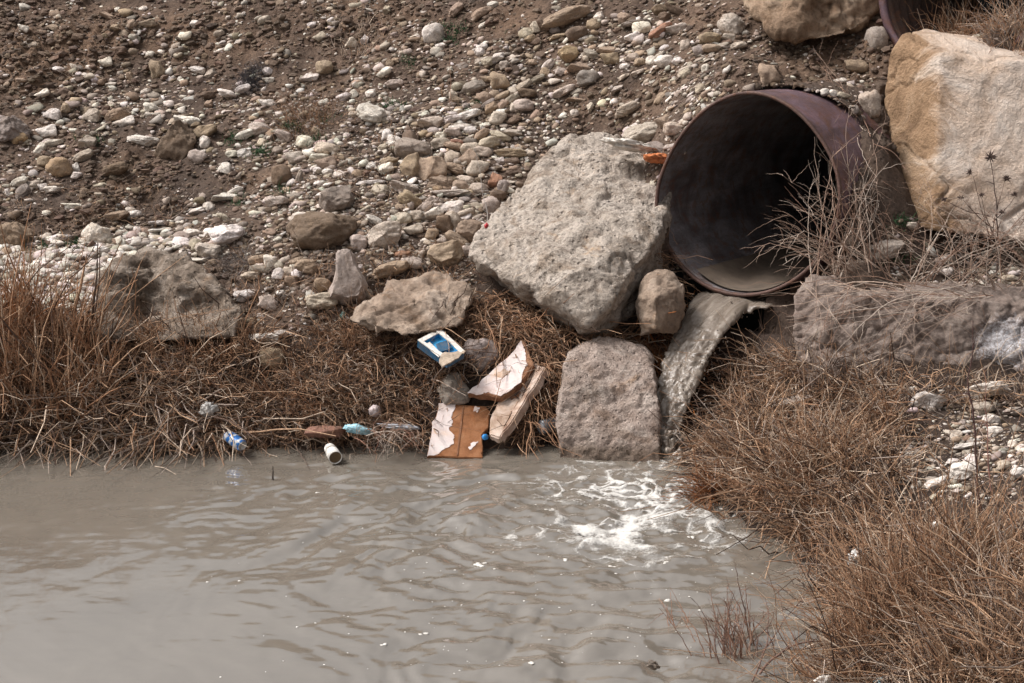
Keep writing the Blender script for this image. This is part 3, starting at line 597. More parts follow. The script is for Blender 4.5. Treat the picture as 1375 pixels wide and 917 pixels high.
def stream():
    r = np.random.default_rng(77); lip = PIPE_C - np.array([0, 0, PIPE_R + .06]); vdir = -PIPE_A.copy(); vdir[2] = 0; vdir /= np.linalg.norm(vdir); bm = bmesh.new()
    land = IMP[:2] - lip[:2]
    def tube(pts, rads, n=10):
        prev = None
        for p_, q in zip(pts, rads):
            ring = [bm.verts.new(p_ + PIPE_N * math.cos(2 * math.pi * k / n) * q * 1.25 + (vdir * .6 + np.array([0, 0, .8])) * math.sin(2 * math.pi * k / n) * q * .8) for k in range(n)]
            if prev: [bm.faces.new((prev[k], prev[(k + 1) % n], ring[(k + 1) % n], ring[k])) for k in range(n)]
            else: bm.faces.new(ring[::-1])
            prev = ring
        bm.faces.new(prev)
    for k in range(24):
        o = -.25 + .30 * (k + r.uniform(-.4, .4)) / 23; far = r.normal(1.0, .045); pts = []; rads = []; r0 = r.uniform(.022, .042); ph = r.uniform(0, 9); sq = r.uniform(.45, .72); endc = r.uniform(.72, 1.06) if k % 3 == 0 else 1.06
        for q in np.linspace(-.5, endc, 40):
            if q < 0: pts.append(lip + vdir * q * .8 + PIPE_N * o)
            else:
                lat = (o + .1) * (1 - (1 - sq) * min(1, q * 1.6)) - .1 + .02 * math.sin(7 * q + ph) * q
                pts.append(lip + np.array([land[0] * q * far, land[1] * q * far, -(lip[2] + .06) * q ** 1.8]) + PIPE_N * lat)
            rads.append(r0 * (1 - .35 * max(0, q)) * (1 + .3 * math.sin(13 * q + ph * 2)) * (1.0 if q < endc - .08 or endc > 1 else .55))
        tube(pts, rads)
    for k in range(7):                                               # thin sheet sliding off the ledge to the right of the main fall
        o = .04 + .15 * k / 6; pts = [lip + vdir * q + PIPE_N * o + np.array([0, 0, .0 if q < .05 else -(q - .05) ** 1.3 * 1.6]) for q in np.linspace(-.4, r.uniform(.06, .16) * (1 - .5 * k / 6), 14)]; tube(pts, [.016 + .006 * math.sin(k * 2.1)] * 14, 8)
    for k in range(16):                                              # churning foot
        c = IMP + np.array([r.normal(-.03, .07), r.normal(.0, .05), -.03]); h = r.uniform(.06, .16); tube([c + np.array([r.normal(0, .01), 0, h * q]) for q in np.linspace(0, 1, 6)], [r.uniform(.02, .045) * (1 - .7 * q) for q in np.linspace(0, 1, 6)])
    me = bpy.data.meshes.new('raw'); bmesh.ops.recalc_face_normals(bm, faces=bm.faces[:]); bm.to_mesh(me); bm.free(); o = bpy.data.objects.new('raw', me); COL.objects.link(o)
    m = o.modifiers.new('r', 'REMESH'); m.mode = 'VOXEL'; m.voxel_size = .008; m = o.modifiers.new('s', 'SMOOTH'); m.iterations = 3; m.factor = .5
    me2 = bpy.data.meshes.new_from_object(o.evaluated_get(bpy.context.evaluated_depsgraph_get())); bpy.data.objects.remove(o); bpy.data.meshes.remove(me)
    nv = len(me2.vertices); V = np.empty(nv * 3, np.float32); N = np.empty(nv * 3, np.float32); me2.vertices.foreach_get('co', V); me2.vertices.foreach_get('normal', N); V = V.reshape(-1, 3).astype(float); N = N.reshape(-1, 3)
    fall = np.clip((lip[2] + .02 - V[:, 2]) * 4, .08, 1); q = V * np.array([26, 26, 13])
    V = V + N * (fall * (.012 * fbm(q, 3, 301) + .007 * fbm(V * np.array([60, 60, 30]), 2, 305)))[:, None]; me2.vertices.foreach_set('co', V.astype(np.float32).ravel()); me2.update(); shade_smooth(me2)
    for nm, val in (('along', (lip[2] - V[:, 2]) / lip[2] + .3), ('around', (V - lip) @ PIPE_N * 4)):
        a = me2.attributes.new(nm, 'FLOAT', 'POINT'); a.data.foreach_set('value', val.astype(np.float32))
    me2.materials.clear(); me2.name = 'stream'; return me2
tag(link('water_stream', stream(), STREAM), 'grey brown stream of water falling from the pipe lip into the pool', 'stream')
sp = []
for k in range(8):
    V0, F0 = ICO[4]; c = IMP + np.array([rng.normal(-.03, .07), rng.normal(-.01, .06), abs(rng.normal(.02, .06))]); r_ = rng.uniform(.025, .06)
    sp.append((stone_verts(V0, 900 + k, .3, .55, .28) * r_ * np.array([1, 1, 1.5]) + c, F0))
for k in range(150):
    V0, F0 = ICO[1]; u = rng.random() ** .6; c = (1 - u) * (PIPE_C - np.array([0, 0, PIPE_R + .05]) + PIPE_N * .03) + u * IMP + np.array([0, 0, .12 * u * (1 - u) * 4]) + rng.normal(0, 1, 3) * np.array([.035 + .05 * u, .05 + .04 * u, .02])
    if c[2] > .005: sp.append((V0 * rng.uniform(.002, .0055) * np.array([1, 1, 1.8]) + c, F0))
off = 0; VV = []; FF = []
for v, f in sp: VV.append(v); FF.append(f + off); off += len(v)
tag(link('splash', np_mesh('splash', np.concatenate(VV), np.concatenate(FF)), STREAM), 'splashing lumps of murky water at the foot of the stream', kind='stuff')

CULV = pipe_mat('brown_corrugated_steel', [(.25, (.085, .05, .04)), (.5, (.15, .10, .085)), (.75, (.21, .145, .12))], .6, .2)
CULV_SHADE = pipe_mat('shaded_corrugated_steel', [(.25, (.05, .03, .025)), (.5, (.09, .06, .05)), (.75, (.13, .09, .075))], .7, .0)  # culvert steel repeated darker, the shade inside put into the colour
# second pipe, its corrugated flank seen above the slab
p2 = empty('rusty_culvert', C2); tag(p2, 'rusty corrugated steel culvert half hidden behind the sandstone slab', 'pipe')
A2 = PIPE_A.copy(); N2 = PIPE_N.copy(); Rr = R2
def culv(r0, r1, flip):
    V = []; n = 72; ts = np.linspace(0, 1.6, 110)
    for t in ts:
        for k in range(n):
            th = 2 * math.pi * k / n; r_ = r0 + r1 * math.sin(t * 2 * math.pi / .11); V.append(A2 * t + (N2 * math.cos(th) + np.array([0, 0, 1.0]) * math.sin(th)) * r_)
    F = np.array([[i * n + k, i * n + (k + 1) % n, (i + 1) * n + (k + 1) % n, (i + 1) * n + k] for i in range(109) for k in range(n)]); V.append(A2 * 1.6); m_ = len(V) - 1
    if flip: F = np.r_[F, [[109 * n + k, 109 * n + (k + 1) % n, m_, m_] for k in range(n)]]
    return np.array(V), F[:, ::-1] if flip else F
V, F = culv(Rr, .012, False); link('outer_wall', np_mesh('outer_wall', V, F), CULV, p2)
V, F = culv(Rr - .025, .018, True); link('inner_wall', np_mesh('inner_wall', V, F), CULV_SHADE, p2)
n = 72; V = np.array([[A2 * t + (N2 * math.cos(2 * math.pi * k / n) + np.array([0, 0, 1.0]) * math.sin(2 * math.pi * k / n)) * r_ for k in range(n)] for t, r_ in ((-.003, Rr + .01), (-.003, Rr - .035), (.03, Rr - .035), (.03, Rr + .01))]).reshape(-1, 3)
F = np.array([[i * n + k, ((i + 1) % 4) * n + k, ((i + 1) % 4) * n + (k + 1) % n, i * n + (k + 1) % n] for i in range(4) for k in range(n)])
link('rim', np_mesh('rim', V, F), PIPE_OUT, p2)
# ------------------------------------------------------------------ stones lying on the bank, one object each
LAND = [(1000, 258, 'the rusty pipe'), (765, 310, 'the huge angular boulder'), (220, 395, 'the hollowed grey boulder'), (548, 405, 'the low tan boulder'), (465, 378, 'the peanut-shaped stone'),
        (434, 316, 'the big dark brown stone'), (240, 195, 'the brown earth block'), (760, 24, 'the log-like stone'), (583, 47, 'the big white stone'), (578, 228, 'the orange-brown angular stone'),
        (82, 229, 'the large yellowish stone'), (335, 95, 'the dark shrub'), (415, 145, 'the brown brush'), (1280, 170, 'the sandstone slab'), (1220, 440, 'the salt-crusted block'),
        (1085, 20, 'the brown sandstone boulder'), (791, 105, 'the grey loaf-shaped stone'), (306, 315, 'the split white stone'), (500, 152, 'the whitish pitted lump'), (1313, 580, 'the thin dark stem'),
        (366, 481, 'the round stone in the grass'), (12, 170, 'the far-left grey rock'), (452, 273, 'the wedge-shaped grey stone'), (303, 228, 'the square white stone'), (130, 316, 'the domed whitish stone'),
        (157, 229, 'the dark loaf-shaped stone'), (984, 39, 'the speckled egg-shaped stone'), (379, 238, 'the dark brown round stone'), (641, 227, 'the pinkish white round stone')]
KEY = {  # stones with a look of their own
 'peanut': (465, 376, 52, 76, 4, 'P', 'a', 'pale waisted stone standing upright left of the low tan boulder'),
 'dark': (434, 316, 92, 54, 3, 'B', 'r', 'big smooth dark brown stone left of the pale upright stone'),
 'log': (760, 24, 68, 21, 17, 'T', 'r', 'long brown log-like stone tilted near the top of the bank'),
 'white': (583, 47, 29, 26, 10, 'W', 'r', 'big rounded white stone alone high on the bank'),
 'orange': (578, 229, 45, 34, 14, 'T', 'a', 'large orange-brown angular stone in the middle of the stone pile'),
 'yellow': (82, 229, 33, 31, 0, 'Y', 'm', 'large yellowish blocky stone low on the left of the bank'),
 'loaf': (157, 229, 37, 18, 12, 'B', 'r', 'dark brown loaf-shaped stone on bare earth at the left'),
 'greyloaf': (791, 105, 30, 22, -6, 'G', 'm', 'smooth grey loaf-shaped stone on bare earth above the huge boulder'),
 'wedge': (452, 272, 50, 38, 30, 'G', 'a', 'wedge-shaped grey brown stone directly above the big dark brown stone'),
 'square': (303, 228, 18, 16, 0, 'W', 'a', 'small square white stone right of the brown earth block'),
 'dome': (130, 317, 36, 32, 0, 'W', 'r', 'domed whitish stone at the upper edge of the shingle on the left'),
 'split': (306, 316, 46, 28, 5, 'W', 'm', 'large split white stone above the hollowed grey boulder'),
 'pitted': (500, 155, 39, 27, -4, 'W', 'r', 'large pinkish white pitted stone in the middle of the slope'),
 'egg': (984, 39, 38, 31, -35, 'P', 'r', 'speckled egg-shaped beige stone topping a small heap above the pipe'),
 'dround': (379, 238, 27, 29, 0, 'B', 'r', 'dark brown rounded stone among dead stems right of the square white stone'),
 'pink': (641, 227, 30, 22, 0, 'P', 'r', 'pinkish white rounded stone in the pile left of the huge boulder'),
 'gball': (366, 482, 33, 31, 0, 'T', 'r', 'round tan stone sunk in the brown grass above the can'),
 'glong': (352, 456, 48, 15, 3, 'W', 'm', 'long whitish flat stone lying just above the round grass-bound stone'),
 'block': (240, 192, 50, 58, -8, 'B', 'a', 'brown block of hardened earth standing out of the left slope'),
 'farleft': (10, 172, 60, 36, -5, 'G', 'a', 'grey rough rock at the left edge of the picture'),
 'clod': (18, 318, 58, 46, 5, 'T', 'm', 'large tan clod of earth at the left edge above the shingle'),
 'left_tan': (518, 318, 46, 36, 12, 'P', 'm', 'large pale tan stone right of the big dark brown stone'),
 'dtan': (600, 344, 46, 36, 14, 'T', 'a', 'large brown angular stone wedged left of the huge boulder under smaller stones'),
 'ltan': (632, 311, 38, 30, -6, 'T', 'm', 'large light tan stone touching the upper left of the huge boulder'),
 'flank': (525, 364, 50, 20, 18, 'T', 'r', 'long smooth tan stone lying on the low tan boulder'),
 'rest': (553, 354, 30, 17, -8, 'P', 'm', 'short pale stone lying behind the long one on the tan boulder'),
 'small_on': (595, 386, 27, 11, 12, 'P', 'r', 'small oval stone resting on the top of the low tan boulder'),
 'tanflat': (434, 404, 46, 24, -2, 'P', 'm', 'pale speckled loaf stone left of the waisted upright stone'),
 'brownpile': (555, 201, 48, 28, 0, 'G', 'm', 'speckled grey brown stone on top of the pile behind the orange-brown one'),
 'darkpile': (552, 189, 20, 30, 5, 'B', 'm', 'dark brown upright stone at the back of the stone pile'),
 'lbrown': (553, 226, 30, 30, 18, 'T', 'a', 'brown stone leaning on the left of the orange-brown angular one'),
 'pipe_top': (868, 180, 52, 30, 18, 'P', 'r', 'large pinkish beige stone behind the top of the huge boulder'),
 'orangeslab': (888, 43, 34, 14, 40, 'R', 'a', 'orange-brown flat slab tilted steeply high above the pipe'),
 'yblock': (764, 72, 27, 21, 0, 'Y', 'm', 'yellowish squared stone below the log-like stone'),
 'shelfstone': (1185, 340, 58, 26, 17, 'P', 'm', 'long pale stone in dead stems below the sandstone slab'),
 'upright': (1168, 140, 26, 36, 12, 'P', 'a', 'pale hollowed upright stone between the pipe and the slab'),
 'brownegg': (1178, 54, 30, 38, 0, 'G', 'r', 'grey brown egg-shaped stone left of the corrugated culvert'),
 'angled': (1325, 526, 62, 22, 17, 'W', 'a', 'long angular cream stone just under the salt-crusted block'),
 'triangle': (1244, 540, 44, 24, -8, 'W', 'a', 'triangular cream stone in dry grass below the grey block'),
 'lowwhite': (1295, 635, 38, 26, 5, 'W', 'm', 'big cream stone at the foot of the thin dark stem'),
 'lowleft': (1259, 650, 34, 14, 30, 'W', 'm', 'cream stone tilted at the edge of the dry grass right'),
 'flatlong': (1302, 601, 48, 11, 5, 'W', 'm', 'long thin flat cream stone beside the thin dark stem'),
 'broken_in_grass': (1078, 543, 70, 22, 4, 'P', 'a', 'broken pale slab of stone half hidden in grass below the grey block'),
 'greymound': (646, 474, 46, 44, 0, 'G', 'm', 'grey rounded stone veiled by grass right of the blue carton'),
 'greymound2': (612, 522, 42, 46, 0, 'G', 'm', 'grey stone veiled by grass above the painted fragment'),
}
SCALED = []
for k, v in KEY.items():
    nm = 'earth_block' if k == 'block' else 'earth_clod' if k == 'clod' else 'stone'
    o = put_stone(*v[:7], d=8.26 if k == 'upright' else None, lift={'block': .35, 'peanut': .6, 'clod': .1, 'farleft': .1, 'greymound': .1, 'greymound2': .1}.get(k, .4), name=nm, fine=.07 if k in ('block', 'clod', 'farleft') else None)
    if k == 'peanut':                                              # waist and leaning head
        for vv in o.data.vertices:
            q = vv.co; s_ = .66 + .34 * float(sstep(.6, -.3, q.y)); q.x = q.x * s_ - .22 * max(0, q.y) + .1
    tag(o, v[7], 'clod' if nm != 'stone' else 'stone')
    if k in ('block', 'clod'): o.color = (.175, .125, .088, 1) if k == 'block' else (.25, .18, .125, 1)
MORE = """32 41 14 8 -20 W a;48 60 12 7 0 T a;145 22 20 8 -25 T a;158 14 8 6 0 W m;192 13 11 7 25 W m;178 34 13 11 0 T r;198 35 26 10 20 T m;163 68 15 10 0 B m;202 72 11 9 0 W r;143 86 16 12 15 W a
131 105 15 8 -20 T m;175 103 10 13 10 T a;212 93 17 28 5 T a;101 109 13 7 5 W a;58 127 18 9 30 W a;149 114 14 7 5 W m;79 95 14 7 0 W m;204 146 17 14 0 W a;197 124 11 10 40 W a;89 145 12 14 0 T m
72 154 22 14 -4 W a;125 156 22 17 0 P m;158 155 36 18 15 T m;30 105 14 7 0 T a;72 38 15 8 -15 T a;140 47 11 9 20 T m;103 46 17 10 0 B a;155 41 12 9 0 T a
356 26 17 10 25 P m;295 46 14 9 20 P m;262 33 12 11 0 W a;266 95 19 8 -15 W a;283 100 16 9 30 P a;306 127 23 10 -8 W m;327 120 21 10 20 W m;359 94 13 10 0 W m;361 108 15 8 0 W a;280 130 19 11 0 B m
281 141 11 11 0 T a;358 138 19 10 -4 W m;436 90 21 17 0 T r;415 105 26 13 10 W a;446 31 13 9 30 W m;418 33 13 7 20 W m;430 52 16 11 30 P a;463 129 19 10 25 W m;475 127 11 10 40 W a;473 60 15 14 50 P a
520 14 10 11 0 P m;647 18 30 13 30 T m;663 6 15 8 10 W m;612 12 23 13 50 T a;592 61 14 7 5 W m;524 87 10 11 0 T r;531 82 11 9 0 T m;516 97 19 10 30 W m;498 127 13 10 0 W a;490 52 10 13 0 W m;648 35 11 6 35 W r
645 70 14 10 0 W m;669 79 15 11 10 W a;677 86 12 12 0 P r;646 82 15 8 0 P m;655 85 15 11 0 P m;530 115 24 11 5 P m;636 116 30 15 18 G m;672 111 26 23 -10 T a;654 107 15 8 0 T a;665 126 14 12 0 T r
652 131 17 19 30 T m;675 130 21 9 25 T r;655 141 22 8 35 G r;660 147 19 14 30 T m;673 143 21 10 38 T m;687 133 20 10 35 G r;691 143 12 13 0 P r;703 142 25 16 0 P r;708 127 23 12 -10 B m;703 115 24 10 35 P r
671 156 19 11 5 W m;609 128 11 11 0 P r;612 135 11 12 0 T m;627 142 13 9 0 G m;630 153 30 11 15 W m;719 38 12 17 15 P m;729 35 12 19 40 B a;706 48 19 16 40 P m;713 55 15 10 10 T r;746 42 14 10 0 G m
776 46 27 18 15 B m;748 50 28 7 15 T m;797 32 19 15 20 T r;804 21 13 10 20 W a;839 23 17 13 0 T r;853 30 40 9 3 G m;886 14 19 14 0 B r;905 15 26 9 -28 B m;893 22 15 12 20 B r;862 40 22 16 0 W r;850 51 19 12 20 W a
855 58 13 10 0 T m;819 66 34 10 -3 T m;819 80 23 16 0 T a;795 72 21 11 -20 G r;787 79 9 8 0 P r;779 91 30 13 -8 T m;738 88 18 12 42 W m;733 98 12 14 60 T m;752 97 16 10 0 P m;721 108 22 8 28 G m
758 123 30 11 22 P m;715 83 14 8 0 T r;851 77 19 10 5 P m;861 83 17 10 0 T r;876 82 14 13 0 W r;893 83 25 18 0 W r;911 79 15 8 10 W m;839 88 12 7 0 W r;857 97 19 6 18 P m;838 104 15 6 30 P m
828 118 17 9 25 P m;920 60 12 17 -20 P m;920 96 20 11 28 P r;908 40 26 13 10 P m;843 149 36 14 27 P r;888 133 17 12 50 T r;773 135 24 7 -5 T m;772 152 11 10 0 W r;793 143 12 10 60 P a;893 163 20 15 10 T m
26 187 21 16 0 Y r;37 178 12 9 0 G r;64 178 25 16 12 W a;54 199 11 18 -40 W m;73 194 24 9 10 W m;118 191 22 17 0 P a;193 188 40 15 -4 W m;168 165 26 12 20 W a;63 219 21 15 -5 T r;113 213 28 12 28 P m
103 235 13 9 0 W r;103 225 8 13 20 W m;27 247 23 11 25 W m;50 248 15 13 0 P r;58 252 11 10 0 W m;31 260 18 24 -35 G r;70 254 19 9 0 W m;75 249 19 7 0 T r;11 259 7 12 10 W a;98 277 27 9 -5 W a;62 287 15 7 0 W m
154 292 42 13 17 T m;180 288 21 10 10 W m;210 298 36 7 0 W m;275 178 32 19 20 T m;275 193 14 18 -15 W r;266 211 23 17 -20 P r;332 181 30 11 22 W m;349 172 25 16 0 P m;382 184 28 12 -18 P m;410 191 22 15 -10 W m
402 238 9 22 -15 G r;395 212 22 17 0 P m;440 201 34 16 -12 P m;430 213 30 11 0 W a;438 219 26 16 10 T m;428 230 13 9 -15 W r;440 229 13 8 10 W r;435 264 21 10 0 W m;405 296 28 20 0 W m;372 272 28 13 5 P m
302 265 34 12 0 W m;316 261 22 9 25 W m;282 280 18 12 -40 W m;265 283 22 9 15 W m;300 292 17 9 -30 P m;312 207 16 10 0 W m;325 207 15 10 10 W m;252 163 32 12 -6 W m;592 192 23 15 0 P m;608 213 19 20 0 P r
612 229 32 14 -22 T r;629 215 23 20 35 T a;632 200 25 18 0 P r;648 203 24 15 -15 P m;656 192 27 17 15 P m;592 245 35 17 5 T m;619 249 24 14 -8 T m;626 241 28 11 -10 P m;605 259 52 9 3 P m;587 253 13 9 0 Y r
642 253 25 15 0 P r;664 243 20 26 10 R a;675 252 14 19 0 G r;669 263 20 15 0 B m;579 166 32 16 0 P m;609 160 32 10 14 W m;616 171 28 9 3 W m;608 180 26 11 4 P m;593 181 15 10 0 W r;647 182 22 12 35 T m;631 175 16 10 -10 W r
669 160 21 17 0 P r;673 182 28 11 -15 P r;688 179 25 10 -4 P m;690 160 20 9 28 B r;610 194 26 9 -15 T r;614 192 17 9 -10 R r;687 206 44 12 -3 T m;687 217 19 9 0 B r;671 217 12 8 10 W m;521 181 15 15 0 W m;531 190 20 11 -20 W r
513 200 14 8 20 P m;530 194 22 8 5 W m;519 226 20 15 20 W a;522 215 22 10 10 T r;498 246 40 8 5 W m;512 257 26 16 0 P m;543 252 36 14 -10 P m;552 270 36 20 -30 T m;573 277 32 13 35 P r;582 288 27 12 30 W m
560 289 17 14 0 P m;541 294 22 15 0 P m;606 279 28 15 0 W a;597 302 24 24 10 B a;658 276 22 24 -30 P m;626 287 22 9 15 P r;502 296 22 10 -25 W m;608 294 26 20 -40 P m;280 337 32 20 -5 P r;264 328 17 18 10 P r;250 328 19 7 0 W m
262 349 34 6 -4 W m;259 312 22 9 0 W m;135 336 20 9 0 W r;107 337 13 7 0 W r;68 337 13 7 0 W r;38 345 13 9 10 W r;50 361 20 8 0 W r;66 366 20 8 0 W m;45 368 26 7 0 W m;191 315 13 8 0 W r;180 325 18 6 5 W m
348 348 26 13 12 T m;362 351 17 17 -20 W a;339 371 25 12 0 P r;350 362 26 11 -12 G r;374 367 16 14 15 W m;389 363 17 13 -10 P m;414 358 31 19 -8 T r;392 376 21 15 0 T m;330 398 25 16 15 W a;360 406 26 20 -20 P a
434 383 21 18 0 T r;398 350 22 9 20 T m;378 446 18 9 0 W m;482 328 21 20 0 P r;494 393 12 14 20 P r;614 322 32 13 -35 T r;555 309 24 13 15 P m;580 313 17 14 0 T r;628 337 15 14 0 P m;541 340 20 9 5 R r
954 54 27 16 0 T r;956 68 23 10 -8 T r;979 51 23 10 -5 P m;977 63 20 7 -4 P r;992 62 19 8 5 P r;964 43 12 10 -10 W m;938 66 14 14 0 G m;948 92 10 11 0 W m;942 119 13 12 0 P r;921 97 16 12 30 P r;884 198 28 15 -28 G a
906 172 24 16 0 P r;1030 103 26 32 0 T a;1150 87 28 17 -15 T m;1128 109 15 8 0 W r;1107 124 11 9 10 W r;1118 126 10 11 -20 W r;1131 129 19 8 -15 P r;1147 153 9 12 0 G r;1156 156 10 10 0 G r;1313 39 18 8 -10 W m;1313 49 13 7 5 W r
1368 130 16 22 0 T r;1320 549 26 18 10 P m;1330 566 22 16 0 W m;1336 580 18 13 0 W r;1283 584 14 15 0 P a;1283 617 19 7 0 W m;1305 616 17 15 0 W m;1361 597 12 12 0 W r;1350 624 20 12 5 P m;1370 634 24 15 0 W m;1365 553 26 12 0 P r
1130 541 18 12 0 W m;1248 381 18 9 0 P r;1270 366 14 10 0 W r;1355 374 22 9 5 P m;1222 300 16 10 0 P m;598 524 20 11 -15 P m"""
auto = []
for row in MORE.replace('\n', ';').split(';'):
    f = row.split(); a = [float(v) for v in f[:5]]
    k_ = 1.1 if a[0] * 0 + a[2] < 34 else 1.0; auto.append((a[0], a[1], a[2] * k_, a[3] * k_, a[4], f[5], 'm' if f[6] == 'r' and len(auto) % 2 else 'a' if f[6] == 'm' and len(auto) % 3 == 0 else f[6]))
def describe(px, py, w, h, rot, c, s, second):
    A = math.sqrt(w * h); sz = 'tiny' if A < 10 else 'small' if A < 14.5 else 'mid-sized' if A < 20 else 'large'
    asp = w / h
    shp = 'long flat' if asp > 2.7 else 'flattish' if asp > 1.8 else 'upright' if asp < .85 else {'r': 'rounded', 'm': 'blunt', 'a': 'angular'}[s]
    tl = ' tilted' if abs(rot) > 24 else ''
    def rel(L):
        dx, dy = px - L[0], py - L[1]; r = math.hypot(dx, dy); a = math.degrees(math.atan2(-dy, dx)) % 360
        w8 = ['right of', 'up and right of', 'above', 'up and left of', 'left of', 'down and left of', 'below', 'down and right of'][int((a + 22.5) // 45) % 8]
        return ('close ' if r < 45 else 'well ' if r > 100 else '') + w8 + ' ' + L[2]
    ls = sorted(LAND, key=lambda L: math.hypot(px - L[0], py - L[1])); ls = [L for L in ls if math.hypot(px - L[0], py - L[1]) > 12]
    t = f'{sz} {CNAME[c]} {shp}{tl} stone {rel(ls[0])}'
    if second: t = f'{sz} {CNAME[c]} {shp}{tl} stone {rel(ls[0])}, nearer {ls[1][2]}' if second == 1 else t
    return t.replace('pale beige', 'beige')
labels = [describe(*a, 0) for a in auto]
from collections import Counter
cnt = Counter(labels)
labels = [l if cnt[l] == 1 else describe(*a, 1) for l, a in zip(labels, auto)]
cnt = Counter(labels); ORD = ['first', 'second', 'third', 'fourth', 'fifth', 'sixth']
final = {}
for L, m in cnt.items():
    idx = [i for i, l in enumerate(labels) if l == L]
    if m == 1: final[idx[0]] = L; continue
    xs = sorted(idx, key=lambda i: auto[i][0])
    ys = sorted(idx, key=lambda i: auto[i][1])
    if m == 2:
        horiz = abs(auto[xs[0]][0] - auto[xs[1]][0]) > abs(auto[ys[0]][1] - auto[ys[1]][1])
        for q, i in enumerate(xs if horiz else ys): final[i] = (('left ' if q == 0 else 'right ') if horiz else ('upper ' if q == 0 else 'lower ')) + L
    else:
        for q, i in enumerate(xs): final[i] = ('leftmost ' if q == 0 else ORD[q] + '-from-left ') + L
for i in final:
    w = final[i].split()
    for drop in ('well', 'close', 'mid-sized', 'blunt', 'rounded', 'flattish', 'the', 'and', 'the', 'big', 'large'):
        if len(w) > 16 and drop in w: w.remove(drop); 
    final[i] = ' '.join(w).replace('stone in the grass', 'sunk stone') if len(w) > 16 else ' '.join(w)
    final[i] = final[i].replace('first left:', 'leftmost').replace('second left:', 'second leftmost')
for i, a in enumerate(auto):
    tag(put_stone(*a, lift=.26), final[i], 'stone', 'stones strewn over the bank')

# ------------------------------------------------------------------ the countless small stones and grit between them
def pebble_field(name, N, region, dens, size, seed, label, codes, probs, sub=2, flat=(.3, .75), smooth=True):
    r = np.random.default_rng(seed); x0, x1, y0, y1 = region
    px = r.uniform(x0, x1, N * 4); py = r.uniform(y0, y1, N * 4)
    keep = r.random(N * 4) < dens(px, py); px = px[keep][:N]; py = py[keep][:N]; N = len(px)
    P, D = hit(px, py); ok = ~in_pipe(P); P, D, px, py = P[ok], D[ok], px[ok], py[ok]; N = len(px); nrm = gnormal(P[:, 0], P[:, 1])
    S = size(r, px, py) * D / FPX * .5
    V, F = ICO[sub]; base = np.stack([stone_verts(V, 300 + k, .35 + .65 * (k % 3) / 2, .28, .05, 9) for k in range(14)]); vid = r.integers(0, 14, N)
    loc = base[vid]                                                   # N, nv, 3
    sc = np.stack([r.uniform(.85, 1.35, N), r.uniform(.6, 1.1, N), r.uniform(*flat, N)], -1) * S[:, None]
    loc = loc * sc[:, None, :]
    th = r.uniform(-math.pi, math.pi, N); tx = r.normal(0, .35, N)
    Z = nrm + r.normal(0, .28, (N, 3)); Z[:, 2] += .35; Z /= np.linalg.norm(Z, axis=1, keepdims=True)
    ex = np.tile(np.array([1.0, .1, .32]), (N, 1)) + r.normal(0, .45, (N, 3)); X = ex - (ex * Z).sum(1, keepdims=True) * Z; X /= np.linalg.norm(X, axis=1, keepdims=True)
    Y = np.cross(Z, X); Rm = np.stack([X, Y, Z], -1)
    W = np.einsum('nij,nvj->nvi', Rm, loc) + (P + nrm * (sc[:, 2] * r.uniform(-.35, .55, N))[:, None])[:, None, :]
    nv = V.shape[0]; FF = (F[None] + (np.arange(N) * nv)[:, None, None]).reshape(-1, 3)
    cc = np.array([COLR[c] for c in codes])[r.choice(len(codes), N, p=probs)] * r.uniform(.55, 1.12, (N, 1)) * (1 + r.normal(0, .03, (N, 3)))
    me = np_mesh(name, W.reshape(-1, 3), FF, smooth, np.repeat(np.clip(cc, .02, .8), nv, 0))
    tag(link(name, me, PEBBLE_MAT), label, kind='stuff')
def clump(px, py, s, sd): return fbm(xy0(px / s, py / s), 3, sd)
def band(px, py):
    b = np.clip(1 - blob(px, py, BARE), 0, 1)
    rich = blob(px, py, [(150, 135, 110, 22, .8), (300, 150, 130, 25, .5), (60, 380, 110, 45, 1.4), (180, 320, 120, 22, .9), (280, 335, 60, 25, .6), (600, 190, 130, 80, 1.3), (520, 260, 140, 55, 1.2), (420, 330, 110, 50, .5), (700, 120, 80, 40, .6), (830, 60, 110, 50, .5), (920, 120, 60, 50, .8), (400, 210, 110, 40, .5), (560, 320, 80, 40, .5), (20, 260, 60, 30, .6), (1290, 590, 90, 60, 1.0)])
    return np.clip(.13 * b + .95 * rich * (.4 + .6 * b) + .5 * clump(px, py, 34, 301) - .06, .015, 1)
limit = lambda px, py: np.where((px < 640), py < 425 - 25 * np.sin(px / 90), np.where(px < 1000, py < 330, np.where(px < 1190, py < 160, (py > 290) & (py < 395) | (py < 62) | (py > 515) & (py < 670) & (px > 1205))))
pebble_field('pebbles', 8500, (-140, 1500, -15, 680), lambda x, y: band(x, y) * limit(x, y), lambda r, x, y: np.clip(r.lognormal(2.0, .42, len(x)), 4, 17), 11,
             'small pale stones scattered between the larger stones of the bank', 'WPTBG', [.27, .27, .24, .11, .11])
pebble_field('shingle', 1900, (-140, 250, 300, 430), lambda x, y: np.clip(blob(x, y, [(40, 375, 150, 42, 1.6), (190, 325, 90, 18, .8)]) - .25, 0, 1) * (y < 428), lambda r, x, y: np.clip(r.lognormal(2.35, .33, len(x)), 6, 20), 12,
             'pale flat shingle lying in a band above the reeds', 'WPTG', [.6, .25, .06, .09], flat=(.3, .55))
pebble_field('gravel', 17000, (-140, 1500, -15, 690), lambda x, y: np.clip(band(x, y) * 1.1 + .12, 0, 1) * limit(x, y - 8), lambda r, x, y: np.clip(r.lognormal(1.1, .35, len(x)), 1.6, 6), 13,
             'fine gravel and grit spread over the earth of the bank', 'WPTBG', [.28, .26, .24, .12, .10], sub=1, smooth=False)

